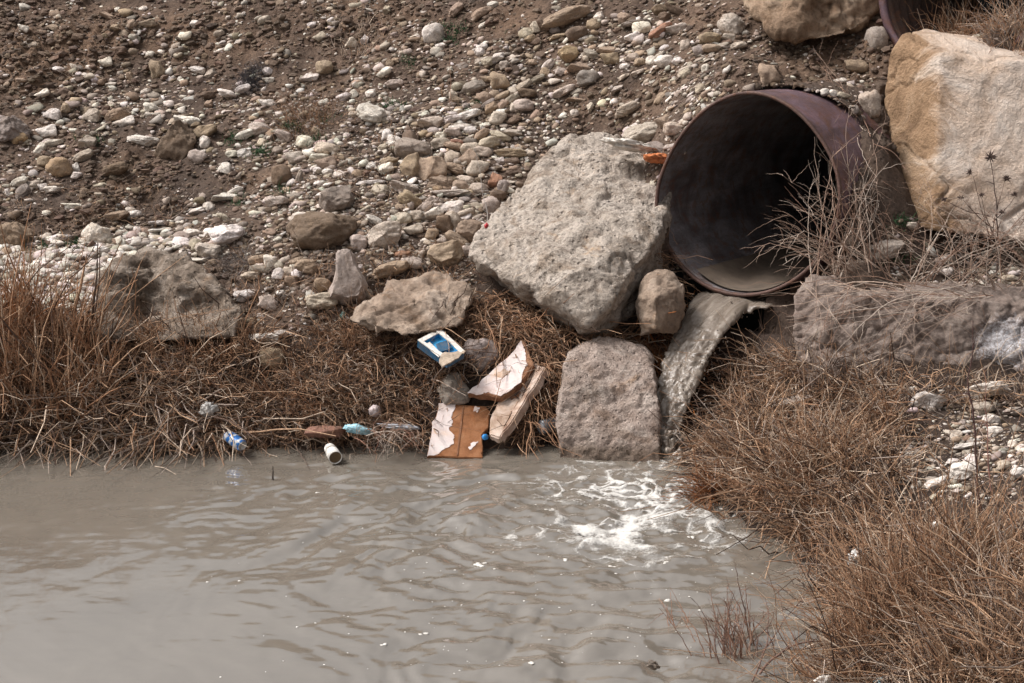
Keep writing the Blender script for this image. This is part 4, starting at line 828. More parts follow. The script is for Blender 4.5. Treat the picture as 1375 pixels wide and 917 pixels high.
pebble_field('soil_crumbs', 13000, (-140, 1230, -15, 440), lambda x, y: np.clip(.35 + .8 * np.clip(blob(x, y, BARE), 0, 1) + .5 * clump(x, y, 26, 341), .05, 1) * limit(x, y - 8), lambda r, x, y: np.clip(r.lognormal(1.45, .5, len(x)), 1.8, 12), 14,
             'crumbs and small clods of brown earth lying on the slope', 'SDB', [.5, .3, .2], sub=1, smooth=False, flat=(.5, .9))

# ------------------------------------------------------------------ rubbish at the water's edge
def plane_of(p3):
    a, b_, c = [unproj(*q) for q in p3]; n = np.cross(b_ - a, c - a); n /= np.linalg.norm(n)
    if n @ (CP - a) < 0: n = -n
    return a, n
def on_plane(px, py, pl, off=0.0):
    v = CF + ((px - 687.5) / FPX) * CR + ((458.5 - py) / FPX) * CU; a, n = pl
    return CP + v * (((a + n * off - CP) @ n) / (v @ n))
def slab_mesh(name, outline, pl, thick, front=0.0, sub=0, jag=0.0, seed=0, bev=.004):
    """flat fragment: outline (pixels) laid on its own tilted plane, given a real thickness behind"""
    n = pl[1]; r = np.random.default_rng(seed); pts = []
    for i, (x, y) in enumerate(outline):
        x2, y2 = outline[(i + 1) % len(outline)]; k = max(1, sub)
        for q in range(k):
            t = q / k; j = (r.normal(0, jag, 2) if q else np.zeros(2)); pts.append((x + (x2 - x) * t + j[0], y + (y2 - y) * t + j[1]))
    bm = bmesh.new(); top = [bm.verts.new(on_plane(x, y, pl, front)) for x, y in pts]; c0 = np.mean([v.co[:] for v in top], 0)
    bot = [bm.verts.new(np.array(v.co) - n * thick + (r.normal(0, .002, 3) if jag else 0)) for v in top]; N = len(top)
    bm.faces.new(top); bm.faces.new(bot[::-1])
    for i in range(N): bm.faces.new((top[i], bot[i], bot[(i + 1) % N], top[(i + 1) % N]))
    bmesh.ops.recalc_face_normals(bm, faces=bm.faces[:])
    if bev: bmesh.ops.bevel(bm, geom=[e for e in bm.edges if len(e.link_faces) == 2 and e.calc_face_angle(0) > .6], offset=bev, segments=2, affect='EDGES')
    bmesh.ops.triangulate(bm, faces=[f for f in bm.faces if len(f.verts) > 4])
    me = bpy.data.meshes.new(name); bm.to_mesh(me); bm.free(); return me
CORE = rock_mat('orange_brown_core', stops=[(.3, (.15, .06, .026)), (.5, (.27, .115, .05)), (.7, (.33, .165, .085))], big=14, fine=120, speck=.45, bstr=.5, bdist=.006, contrast=(.7, 1.15))
CORE2 = rock_mat('brown_broken_core', stops=[(.3, (.14, .062, .035)), (.5, (.23, .11, .06)), (.7, (.3, .17, .1))], big=16, fine=90, speck=.5, bstr=.7, bdist=.008)
PLAS = rock_mat('pinkish_plaster', stops=[(.28, (.50, .37, .33)), (.45, (.66, .56, .53)), (.7, (.72, .64, .61))], big=12, fine=110, speck=.25, bstr=.3, bdist=.004, contrast=(.85, 1.08))
BEIGE = rock_mat('stained_plaster', stops=[(.3, (.34, .21, .15)), (.5, (.50, .37, .29)), (.7, (.62, .51, .44))], big=14, fine=90, speck=.4, bstr=.5, bdist=.006, contrast=(.7, 1.15))
BEIGE2 = rock_mat('dirty_pink_plaster', stops=[(.3, (.30, .19, .14)), (.5, (.46, .34, .27)), (.7, (.60, .50, .44))], big=11, fine=80, speck=.45, bstr=.6, bdist=.008, contrast=(.65, 1.15))
def root_at(name, px, py, d, label, cat): return tag(empty(name, unproj(px, py, d)), label, cat)
def reparent(o, root):
    o.parent = root; o.matrix_parent_inverse = Matrix.Translation(root.location).inverted(); return o
# 1: squarish fragment at the water line
f1 = root_at('broken_panel', 612, 615, 7.5, 'squarish orange brown fragment with peeling white paint at the waterline', 'rubble')
pl = plane_of(((573, 613, 7.46), (648, 616, 7.46), (620, 543, 7.68)))
reparent(link('core', slab_mesh('core', [(590, 541), (620, 543), (652, 545), (658, 552), (656, 574), (647, 584), (648, 607), (648, 615), (573, 613), (580, 578)], pl, .035, 0, 3, .5, 1), CORE), f1)
reparent(link('paint', slab_mesh('paint', [(589.5, 541.5), (612, 542.5), (609, 552), (605, 560), (608, 567), (603, 578), (610, 584), (609, 596), (599, 601), (586, 610), (573.5, 612.5), (580, 578)], pl, .003, .003, 4, .9, 2, 0), PLAS), f1)
for q, poly in enumerate(([(637, 546), (644, 547), (642, 553), (636, 552)], [(629, 600), (636, 593), (642, 592), (638, 598), (631, 604)])):
    reparent(link('paint', slab_mesh('paint', poly, pl, .003, .003, 3, .7, 5 + q, 0), PLAS), f1)
# raised seam across the face
reparent(link('seam', slab_mesh('seam', [(621, 545), (623, 545), (615, 611), (613, 611)], pl, .004, .004, 6, .3, 9, 0), CORE2), f1)
# 2: pointed pale fragment
f2 = root_at('broken_panel', 672, 530, 7.62, 'pointed pinkish white fragment with a brown broken right edge', 'rubble')
pl = plane_of(((628, 527, 7.66), (672, 532, 7.6), (702, 459, 7.86)))
reparent(link('core', slab_mesh('core', [(627, 528), (655, 504), (690, 472), (700, 457), (706, 461), (711, 476), (717, 489), (700, 512), (690, 522), (672, 533), (650, 530)], pl, .045, 0, 3, .6, 3), CORE2), f2)
reparent(link('paint', slab_mesh('paint', [(628, 527), (655, 503.5), (690, 471), (700, 457), (703, 468), (706, 478), (708, 490), (703, 496), (700, 511), (689, 521), (672, 531.5), (655, 526), (645, 529)], pl, .003, .003, 4, .8, 4, 0), PLAS), f2)
reparent(link('chip', slab_mesh('chip', [(662, 505), (668, 499), (678, 495), (685, 498), (682, 504), (673, 507)], pl, .003, .0045, 4, .8, 6, 0), BEIGE), f2)
# 3: long ridged fragment leaning in front of it
f3 = root_at('broken_panel', 668, 586, 7.5, 'long beige ridged fragment leaning on the pointed white one', 'rubble')
pl = plane_of(((657, 584, 7.5), (700, 545, 7.6), (722, 487, 7.78)))
reparent(link('core', slab_mesh('core', [(657, 584), (658, 562), (668, 540), (680, 525), (700, 503), (722, 486), (724, 491), (700, 540), (684, 563), (672, 588)], pl, .05, 0, 3, .8, 7, .008), BEIGE), f3)
pl = plane_of(((672, 588, 7.47), (705, 540, 7.58), (726, 488, 7.76)))
reparent(link('ridge', slab_mesh('ridge', [(671, 588), (684, 560), (703, 528), (721, 489), (732, 492), (724, 508), (703, 541), (686, 568)], pl, .05, .004, 3, .9, 8, .006), BEIGE2), f3)
reparent(link('chip', slab_mesh('chip', [(684, 530), (692, 524), (700, 527), (696, 534), (686, 536)], plane_of(((657, 584, 7.5), (700, 545, 7.6), (722, 487, 7.78))), .004, .003, 4, .7, 10, 0), CORE2), f3)

# blue and white carton: shallow tray lying tilted
BLUE = plain_mat('blue_card', (.035, .33, .62), .45, var=.3, scale=25); BLUE_D = plain_mat('dark_blue_card', (.018, .085, .16), .5, var=.3, scale=25)
CARD = plain_mat('white_card', (.70, .65, .59), .6, var=.12, scale=40); CARD_T = plain_mat('dirty_card', (.42, .33, .25), .8, var=.3, scale=60)
cb = root_at('carton', 595, 490, 7.6, 'torn blue and white carton lying open on the dry grass', 'carton')
pl = plane_of(((561, 457, 7.68), (592, 441, 7.8), (600, 484, 7.55)))
def frame_mesh(name, out, inn, pl, thick):
    bm = bmesh.new(); n = pl[1]; N = len(out)
    o1 = [bm.verts.new(on_plane(*q, pl)) for q in out]; i1 = [bm.verts.new(on_plane(*q, pl)) for q in inn]
    o2 = [bm.verts.new(np.array(v.co) - n * thick) for v in o1]; i2 = [bm.verts.new(np.array(v.co) - n * thick) for v in i1]
    for k in range(N):
        j = (k + 1) % N
        for q in ((o1[k], o1[j], i1[j], i1[k]), (o2[k], i2[k], i2[j], o2[j]), (o1[k], o2[k], o2[j], o1[j]), (i1[k], i1[j], i2[j], i2[k])): bm.faces.new(q)
    bmesh.ops.recalc_face_normals(bm, faces=bm.faces[:]); me = bpy.data.meshes.new(name); bm.to_mesh(me); bm.free(); return me
OUT = [(561, 456), (591, 440.5), (608, 456), (624, 471), (601, 484), (580, 470)]; INN = [(569, 458), (589, 447), (603, 458), (616, 471), (600, 477), (584, 468)]
reparent(link('rim', frame_mesh('rim', OUT, INN, pl, .006), CARD), cb)
nrm = pl[1]
def strip_walls(name, P, depth, mat, inset=0.0):
    bm = bmesh.new(); a = [bm.verts.new(on_plane(*q, pl, -.003)) for q in P]; b2 = [bm.verts.new(np.array(v.co) - nrm * depth) for v in a]
    for k in range(len(P)): bm.faces.new((a[k], a[(k + 1) % len(P)], b2[(k + 1) % len(P)], b2[k]))
    bm.faces.new(b2); bmesh.ops.triangulate(bm, faces=[f for f in bm.faces if len(f.verts) > 4]); bmesh.ops.recalc_face_normals(bm, faces=bm.faces[:])
    me = bpy.data.meshes.new(name); bm.to_mesh(me); bm.free(); return reparent(link(name, me, mat), cb)
strip_walls('outer_wall', OUT, .05, BLUE_D); strip_walls('inner_tray', INN, .028, BLUE)
reparent(link('flap', slab_mesh('flap', [(585, 462), (600, 457), (607, 466), (590, 473)], pl, .004, -.014, 3, .3, 3, 0), BLUE_D), cb)
reparent(link('band', slab_mesh('band', [(571, 462), (577, 459), (594, 476), (589, 479)], pl, .004, -.008, 2, .3, 4, 0), CARD), cb)
reparent(link('torn_edge', slab_mesh('torn_edge', [(594, 474), (612, 472), (625, 471), (616, 480), (594, 492), (590, 484)], pl, .006, .005, 4, .8, 5, 0), CARD_T), cb)

# round-section things
def lathe(name, prof, n=24, mat=None):
    V = [(r_ * math.cos(2 * math.pi * k / n), r_ * math.sin(2 * math.pi * k / n), z) for z, r_ in prof for k in range(n)]
    F = [[i * n + k, i * n + (k + 1) % n, (i + 1) * n + (k + 1) % n, (i + 1) * n + k] for i in range(len(prof) - 1) for k in range(n)]
    return np_mesh(name, np.array(V), np.array(F), True)
def aim(p_from, p_to):
    z = Vector(p_to - p_from); return Matrix.Translation(Vector(p_from)) @ z.to_track_quat('Z', 'Y').to_matrix().to_4x4(), z.length
def put(name, me, mat, M, root):
    o = link(name, me, mat); o.matrix_world = M; bpy.context.view_layer.update(); return reparent(o, root)
METAL = plain_mat('aluminium', (.55, .54, .53), .35, .8, .15, 60); WHITE = plain_mat('dull_white_plastic', (.74, .71, .66), .5, var=.12, scale=50)
def can_mat():
    m, n, l, b = new_mat('printed_can'); tc = n.new('ShaderNodeTexCoord').outputs['Object']; w = n.new('ShaderNodeTexWave'); w.wave_type = 'BANDS'; w.bands_direction = 'Z'
    w.inputs['Scale'].default_value = 7; w.inputs['Distortion'].default_value = 2.5; w.inputs['Detail'].default_value = 2; w.inputs['Detail Scale'].default_value = 8; l.new(tc, w.inputs['Vector'])
    r = ramp(n, [(.0, (.02, .13, .42)), (.55, (.03, .17, .48)), (.68, (.55, .58, .62)), (1, (.62, .62, .62))]); l.new(w.outputs['Fac'], r.inputs['Fac']); l.new(r.outputs['Color'], b.inputs['Base Color']); b.inputs['Roughness'].default_value = .35; b.inputs['Metallic'].default_value = .3; return m
a, e2 = unproj(305, 584, 7.5), unproj(326, 599, 7.42); M, L = aim(a, e2)
can = root_at('drink_can', 315, 600, 7.57, 'blue and silver drink can at the foot of the reeds', 'can')
put('can_body', lathe('can_body', [(0, .022), (.01, .031), (L * .5, .033), (L - .012, .031), (L - .004, .026)]), can_mat(), M, can)
put('lid', lathe('lid', [(L - .006, .026), (L, .025), (L, .022), (L - .005, .02), (L - .005, 0.0005)]), METAL, M, can)
put('base', lathe('base', [(0, .022), (-.002, .019), (.004, .0005)]), METAL, M, can)
a, e2 = unproj(442, 601, 7.46), unproj(450.5, 614.5, 7.33); M, L = aim(a, e2)
cup = root_at('plastic_cup', 447, 622, 7.4, 'white plastic cup floating with its dark open mouth towards the water', 'cup')
put('cup_wall', lathe('cup_wall', [(0, .0005), (0, .024), (.01, .029), (L * .45, .031), (L * .5, .034), (L, .035), (L, .032), (L * .55, .03)]), WHITE, M, cup)
put('inside', lathe('inside', [(L - .006, .0325), (L - .012, .026), (L - .014, .0005)]), plain_mat('dark_brown_mouth', (.12, .07, .025), .5), M, cup)  # dark brown disc set just inside the cup's mouth
put('band', lathe('band', [(L * .3, .0305), (L * .3, .032), (L * .42, .033), (L * .42, .0305)]), plain_mat('grey_band', (.5, .47, .43), .6), M, cup)
# small cube of white plastic
def box_mesh(name, s, bev, seed=0, jit=.0):
    bm = bmesh.new(); bmesh.ops.create_cube(bm, size=1); r = np.random.default_rng(seed)
    for v in bm.verts: v.co = Vector([c * q for c, q in zip(v.co, s)]) + Vector(r.normal(0, jit, 3))
    bmesh.ops.bevel(bm, geom=bm.edges[:], offset=bev, segments=3, affect='EDGES'); me = bpy.data.meshes.new(name); bm.to_mesh(me); bm.free(); shade_smooth(me); return me
ck = root_at('plastic_block', 503, 560, 7.66, 'small rounded pinkish white plastic block caught in the grass', 'litter')
M = Matrix.Translation(Vector(unproj(503, 552, 7.6))) @ Quaternion((.9, .2, .3, .25)).normalized().to_matrix().to_4x4()
put('block', box_mesh('block', (.055, .055, .058), .013, 1, .002), plain_mat('pinkish_plastic', (.60, .50, .49), .45, var=.12), M, ck)
put('hollow', box_mesh('hollow', (.034, .034, .004), .0018), plain_mat('shaded_pinkish_plastic', (.45, .37, .36), .6), M @ Matrix.Translation((0, 0, .0285)), ck)  # raised plate in the block's colour, darkened to stand for a hollow's shade
# flat reddish stone on the bank edge
o = put_stone(436, 580, 54, 17, 2, 'R', 'm', d=7.55, sub=4); tag(o, 'flat reddish brown stone at the edge of the water', 'stone')
# crumpled things
def crumple(name, px, py, d, w, h, dep, mat, seed, label, cat, rot=0, sharp=.35):
    V, F = ICO[4]; U = V / np.linalg.norm(V, axis=1, keepdims=True); o_ = seed * 3.1
    P = U * (1 + sharp * vnoise(U * 2.2 + o_, 1) + .25 * (1 - 2 * np.abs(vnoise(U * 4.5 + o_, 2))) + .08 * vnoise(U * 11 + o_, 3))[:, None]
    s = d / FPX * .5; X = math.cos(R(rot)) * CR + math.sin(R(rot)) * CU; Y = -math.sin(R(rot)) * CR + math.cos(R(rot)) * CU
    W = np.outer(P[:, 0] * w * s, X) + np.outer(P[:, 1] * h * s, Y) - np.outer(P[:, 2] * dep * s, CF)
    o = link(name, np_mesh(name, W, F), mat); o.location = unproj(px, py, d); return tag(o, label, cat)
BAG = plain_mat('pale_film', (.42, .40, .375), .25, var=.2, scale=40, spec=.6); CYAN = plain_mat('cyan_film', (.30, .52, .60), .35, var=.5, scale=22)
crumple('plastic_bag', 280, 549, 7.56, 20, 17, 14, BAG, 1, 'crumpled clear plastic bag snagged in the grass above the can', 'bag', 20)
crumple('wrapper', 480, 577, 7.5, 34, 11, 14, CYAN, 2, 'pale blue crumpled wrapper beside the flat reddish stone', 'wrapper', -8)
crumple('wrapper', 536, 573, 7.52, 44, 7, 12, plain_mat('grey_film', (.32, .33, .36), .3, var=.4), 9, 'long greyish plastic strip in the dead twigs left of the painted fragment', 'wrapper', -4)
crumple('plastic_bag', 1150, 749, 5.6, 24, 18, 14, BAG, 3, 'scrap of white plastic bag tangled in the right hand grass', 'bag', 25)
crumple('paper_scrap', 1257, 705, 5.55, 12, 9, 8, CARD, 4, 'small white scrap of paper in the grass below the thin dark stem', 'litter', 10)
crumple('plastic_bag', 1312, 805, 5.0, 34, 20, 16, BAG, 5, 'grey white plastic bag buried in dry stems at the lower right', 'bag', -30)
crumple('paper_scrap', 1106, 914, 4.85, 20, 14, 12, CARD, 6, 'white scrap at the bottom edge of the picture by the water', 'litter', 5)
crumple('wrapper', 1181, 915, 4.75, 14, 12, 10, CYAN, 7, 'bit of teal wrapper at the bottom edge in the dry grass', 'wrapper', 5)
crumple('rag', 883, 213, 8.5, 32, 11, 30, plain_mat('orange_cloth', (.50, .17, .07), .95, var=.3, scale=35, spec=.05), 8, 'bright orange rag caught between the huge boulder and the pipe', 'rag', -8)
crumple('rag', 846, 195, 8.62, 60, 13, 40, plain_mat('white_cloth', (.62, .57, .51), .95, var=.2, scale=30, spec=.05), 21, 'dirty white cloth draped along the top of the huge boulder', 'rag', -10, .2)
crumple('paper_scrap', 653, 303, 8.3, 5, 6, 4, plain_mat('red_foil', (.45, .02, .03), .4), 11, 'tiny red scrap at the left corner of the huge boulder', 'litter')
crumple('wrapper', 460, 424, 8.12, 6, 11, 6, plain_mat('green_film', (.03, .09, .075), .35), 12, 'dark green scrap of plastic under the waisted upright stone', 'wrapper', -20)
crumple('earth_clump', 877, 893, 4.98, 16, 9, 10, LIT_FLOOR_MUD, 13, 'small brown clump floating in the water near the bottom edge', 'clump', -20)
# dark bottle lying between the grass and the pinkish block
a, e2 = unproj(726, 574, 7.62), unproj(752, 568, 7.72); M, L = aim(a, e2)
bt = root_at('plastic_bottle', 737, 582, 7.62, 'dark grey plastic bottle pushed against the pinkish block of rock', 'bottle')
put('bottle_body', lathe('bottle_body', [(0, .0005), (0, .03), (.008, .038), (L * .35, .041), (L * .4, .037), (L * .45, .041), (L, .041)]), plain_mat('smoky_plastic', (.12, .13, .145), .2, var=.3, spec=.6), M, bt)
put('base', lathe('base', [(-.003, .0005), (-.003, .024), (.004, .031)]), plain_mat('grey_plastic', (.3, .31, .33), .3), M, bt)
a, e2 = unproj(650, 587, 7.45), unproj(655, 586, 7.42); M, L = aim(a, e2)
cp = root_at('bottle_cap', 653, 590, 7.44, 'small bright blue bottle cap at the right corner of the painted fragment', 'cap')
put('cap', lathe('cap', [(0, .0005), (0, .014), (.004, .0155), (.018, .0155), (.018, .0005)], 18), plain_mat('blue_plastic', (.02, .22, .55), .35, var=.1), M, cp)

# ------------------------------------------------------------------ dead grass, stems and shrubs
def tubes(name, P, Rr, C, sides=3):
    """P: N,K,3 stem polylines; Rr: N,K radii; C: N,3 colours"""
    N, K, _ = P.shape; T = np.gradient(P, axis=1); T /= np.linalg.norm(T, axis=2, keepdims=True) + 1e-9
    ref = np.where(np.abs(T[..., 2:3]) > .9, np.array([1.0, 0, 0]), np.array([0, 0, 1.0])); U = np.cross(T, ref); U /= np.linalg.norm(U, axis=2, keepdims=True) + 1e-9; W = np.cross(T, U)
    a = np.arange(sides) * 2 * math.pi / sides
    V = P[:, :, None, :] + Rr[:, :, None, None] * (np.cos(a)[None, None, :, None] * U[:, :, None, :] + np.sin(a)[None, None, :, None] * W[:, :, None, :])
    i = np.arange(N * K * sides).reshape(N, K, sides); j = np.roll(i, -1, 2)
    F = np.stack([i[:, :-1], j[:, :-1], j[:, 1:], i[:, 1:]], -1).reshape(-1, 4)
    return np_mesh(name, V.reshape(-1, 3), F, True, np.repeat(np.clip(C, .01, .9), K * sides, 0))
def stems(r, root, direc, L, bend, rad, K=6, kink=.05):
    N = len(root); t = np.linspace(0, 1, K); direc = direc / np.linalg.norm(direc, axis=1, keepdims=True)
    P = root[:, None, :] + direc[:, None, :] * (L[:, None] * t)[..., None] + bend[:, None, :] * (L[:, None] * t ** 2)[..., None]
    nz = r.normal(0, 1, (N, K, 3)) * (kink * L)[:, None, None]; nz[:, 0] = 0; P = P + nz
    return P, rad[:, None] * (1 - .72 * t)[None, :]
def in_poly(px, py, poly):
    c = np.zeros(len(px), bool); j = len(poly) - 1
    for i in range(len(poly)):
        xi, yi = poly[i]; xj, yj = poly[j]
        c ^= ((yi > py) != (yj > py)) & (px < (xj - xi) * (py - yi) / (yj - yi + 1e-9) + xi); j = i
    return c
def sample_poly(r, poly, N):
    xs = [p[0] for p in poly]; ys = [p[1] for p in poly]; ox = []; oy = []
    while sum(map(len, ox)) < N:
        x = r.uniform(min(xs), max(xs), N * 2); y = r.uniform(min(ys), max(ys), N * 2); k = in_poly(x, y, poly); ox.append(x[k]); oy.append(y[k])
    return np.concatenate(ox)[:N], np.concatenate(oy)[:N]
def palette(r, N, cols, probs, var=.22):
    c = np.array(cols)[r.choice(len(cols), N, p=probs)]; return c * r.uniform(1 - var, 1 + var, (N, 1))
RUST, TANC, STRAW, GREYS, DARKB, ORNG = (.325, .18, .105), (.41, .26, .165), (.60, .47, .36), (.38, .30, .25), (.085, .052, .038), (.36, .13, .04)
def patch(name, poly, N, Lr, dirv, spread, bend, cols, probs, seed, label, rad=(.0016, .003), kink=.05, K=6, clumps=0, kind='stuff', cat=None, jag=.5, sink=.02, mod=None, csp=16, coarse=.26):
    r = np.random.default_rng(seed); px, py = sample_poly(r, poly, N)
    if clumps:
        k = max(4, N // clumps); cx, cy = px[:k], py[:k]; w = r.integers(0, k, N); s = r.uniform(.3, 1, N) * csp; px = cx[w] + r.normal(0, 1, N) * s; py = cy[w] + r.normal(0, .6, N) * s
    root, D = hit(px, py); root[:, 2] -= sink
    d = np.array(dirv)[None] + r.normal(0, spread, (N, 3)); d[:, 2] = np.abs(d[:, 2]) * .9 + .05
    L = r.uniform(*Lr, N) * r.uniform(jag, 1, N)
    if mod is not None: L = L * mod(px, py)
    b = np.array(bend)[None] + r.normal(0, .35, (N, 3))
    rr_ = r.uniform(*rad, N) * np.where(r.random(N) < coarse, r.uniform(1.5, 2.3, N), 1.0); L = L * np.where(rr_ > rad[1], 1.25, 1.0)
    P, Q = stems(r, root, d, L, b, rr_, K, kink)
    o = link(name, tubes(name, P, Q, palette(r, N, cols, probs)), DRY_MAT); tag(o, label, cat, kind=kind); return o
up3 = (0, 0, 1)
# left bank
patch('reeds', [(-140, 470), (60, 455), (130, 480), (160, 540), (120, 600), (-140, 600)], 2200, (.28, .62), (.03, -.05, 1), .16, (.05, -.1, -.15), [RUST, TANC, STRAW, DARKB], [.5, .25, .1, .15], 21,
      'rust brown upright reeds crowding the left bank', rad=(0.0027, 0.0057), kink=.02)
patch('dry_grass', [(-140, 520), (260, 500), (330, 560), (330, 603), (-140, 606)], 3000, (.2, .55), (0, -.45, .35), .8, (0, -.25, -.55), [TANC, STRAW, GREYS, DARKB, RUST], [.3, .2, .16, .24, .10], 22,
      'tangle of bent straw hanging over the water on the left', rad=(0.0024, 0.0047), kink=.035)
patch('dry_grass', [(90, 455), (160, 440), (330, 450), (430, 440), (600, 440), (640, 470), (600, 520), (575, 560), (570, 596), (330, 598), (130, 560)], 9000, (.08, .26), (0, -.35, .9), .55, (0, -.2, -.35), [TANC, RUST, DARKB, STRAW, GREYS], [.32, .23, .30, .10, .05], 23,
      'matted fine brown grass covering the bank above the litter', rad=(0.0016, 0.0032), kink=.06, clumps=46, csp=21)
patch('dry_grass', [(590, 400), (700, 395), (760, 440), (900, 450), (900, 470), (750, 470), (750, 560), (720, 590), (690, 596), (700, 500), (640, 450), (580, 440)], 2600, (.12, .34), (-.1, -.5, .5), .55, (0, -.1, -.6), [RUST, TANC, DARKB, STRAW], [.42, .3, .2, .08], 24,
      'red brown grass drooping under the huge boulder', rad=(0.0018, 0.0035), kink=.05)
patch('dry_grass', [(860, 440), (935, 420), (925, 480), (905, 545), (885, 560)], 1100, (.12, .32), (-.1, -.4, .3), .45, (0, -.2, -.9), [ORNG, RUST, DARKB], [.45, .3, .25], 25,
      'dark orange wet grass hanging left of the falling stream', rad=(0.0019, 0.0035), kink=.05)
patch('dry_grass', [(110, 450), (340, 452), (350, 490), (120, 492)], 1100, (.14, .36), (0, -.2, 1), .35, (0, -.1, -.25), [TANC, RUST, DARKB, STRAW], [.34, .3, .26, .1], 31, 'brown grass standing against the base of the hollowed boulder', rad=(.0015, .003), clumps=20)
patch('dry_grass', [(450, 440), (640, 430), (650, 462), (455, 468)], 900, (.08, .24), (0, -.2, 1), .45, (0, -.1, -.3), [TANC, RUST, DARKB, STRAW], [.34, .3, .28, .08], 32, 'short brown grass against the base of the low tan boulder', rad=(.0013, .0026), clumps=20)
patch('dry_grass', [(840, 330), (880, 335), (900, 400), (930, 430), (905, 440), (860, 380)], 320, (.1, .3), (.2, -.4, .4), .5, (0, -.1, -.5), [TANC, RUST, DARKB], [.4, .35, .25], 33, 'dead stems caught between the huge boulder and the pipe', rad=(.0013, .0024))
# right bank
patch('dry_grass', [(985, 500), (1040, 470), (1090, 500), (1190, 525), (1210, 570), (1205, 640), (1180, 700), (1130, 760), (1085, 745), (1010, 680), (955, 660), (930, 612), (950, 570)], 7000, (.1, .40), (-.15, -.3, .9), .5, (-.1, -.15, -.4), [TANC, RUST, DARKB, STRAW, GREYS], [.34, .18, .26, .15, .07], 26,
      'thick matted brown grass on the right bank beside the stream', rad=(0.0016, 0.0032), kink=.05, clumps=46, csp=21)
patch('dry_grass', [(1180, 700), (1240, 705), (1500, 725), (1500, 960), (1120, 960), (1115, 840), (1100, 770)], 6200, (.1, .40), (-.1, -.2, .9), .5, (-.1, -.1, -.3), [TANC, RUST, DARKB, STRAW, GREYS], [.34, .19, .25, .14, .08], 27,
      'dense dry grass filling the lower right corner', rad=(0.0015, 0.0030), kink=.05, clumps=46, csp=21)
patch('dry_grass', [(1060, 470), (1200, 500), (1375, 515), (1500, 520), (1500, 560), (1200, 545), (1060, 520)], 700, (.1, .4), (-.1, -.2, .9), .5, (0, -.1, -.3), [TANC, DARKB, STRAW, GREYS], [.4, .2, .2, .2], 28,
      'sparse dead stems along the foot of the salt-crusted block', rad=(0.0016, 0.0030), kink=.04)
patch('dry_grass', [(1225, 545), (1375, 530), (1500, 540), (1500, 680), (1230, 680)], 400, (.05, .2), (0, -.2, .9), .6, (0, 0, -.3), [TANC, DARKB, GREYS], [.4, .3, .3], 29, 'thin dead weeds among the cream stones on the right', rad=(0.0014, 0.0027))
def tuft(name, px, py, N, L, spread, cols, probs, seed, label, rad=(0.0019, 0.0035), rs=.05, lean=(0, 0, 1), bend=(0, 0, -.2), kink=.03):
    r = np.random.default_rng(seed); c, D = hit([px], [py]); root = c + r.normal(0, 1, (N, 3)) * np.array([rs, rs, .005]); root[:, 2] = ground(root[:, 0], root[:, 1]) - .015
    out = (root - c); out[:, 2] = 0; d = np.array(lean)[None] + out * 5 * spread + r.normal(0, spread, (N, 3)); d[:, 2] = np.abs(d[:, 2])
    P, Q = stems(r, root, d, r.uniform(L * .45, L, N), np.array(bend)[None] + r.normal(0, .25, (N, 3)), r.uniform(*rad, N), 6, kink)
    o = link(name, tubes(name, P - c, Q, palette(r, N, cols, probs)), DRY_MAT); o.location = c[0]; tag(o, label, 'grass tuft'); return o
tuft('grass_tuft', 1225, 840, 1150, .5, .3, [RUST, TANC, STRAW, DARKB], [.42, .33, .12, .13], 41, 'big upright rust coloured grass tuft at the lower right bank', rs=.11)
tuft('grass_tuft', 1330, 905, 650, .42, .4, [TANC, GREYS, DARKB, STRAW], [.40, .15, .30, .15], 42, 'brown bushy grass tuft in the bottom right corner', rs=.11)
tuft('grass_tuft', 1150, 905, 520, .36, .42, [RUST, TANC, DARKB, STRAW], [.35, .3, .2, .15], 43, 'low spreading grass tuft at the bottom edge beside the water', rs=.09)
tuft('grass_tuft', 955, 668, 260, .28, .35, [ORNG, RUST, DARKB], [.45, .3, .25], 44, 'dark red brown tuft leaning out over the foam', rs=.035, lean=(-.5, -.5, .8), bend=(-.1, -.1, -.3))
tuft('grass_tuft', 1100, 625, 500, .4, .5, [TANC, STRAW, RUST, DARKB], [.4, .2, .25, .15], 45, 'fan of tan grass in the middle of the right bank', rs=.09)
tuft('grass_tuft', 1290, 50, 260, .26, .3, [RUST, TANC, STRAW], [.5, .3, .2], 46, 'rust coloured tuft on top of the sandstone slab', rs=.09)
tuft('grass_tuft', 1365, 52, 420, .3, .45, [GREYS, TANC, RUST, STRAW], [.35, .25, .25, .15], 47, 'greyish brushy tuft on the slab at the right edge of the picture', rs=.10)
tuft('grass_tuft', 15, 470, 420, .5, .12, [RUST, ORNG, TANC], [.6, .15, .25], 48, 'tallest bright rust reed clump at the far left', rs=.1, rad=(0.0027, 0.0054), bend=(0, 0, -.05), kink=.012)
tuft('grass_tuft', 490, 66, 120, .16, .5, [STRAW, GREYS, TANC], [.4, .3, .3], 49, 'pale wispy grass left of the big white stone', rs=.09)
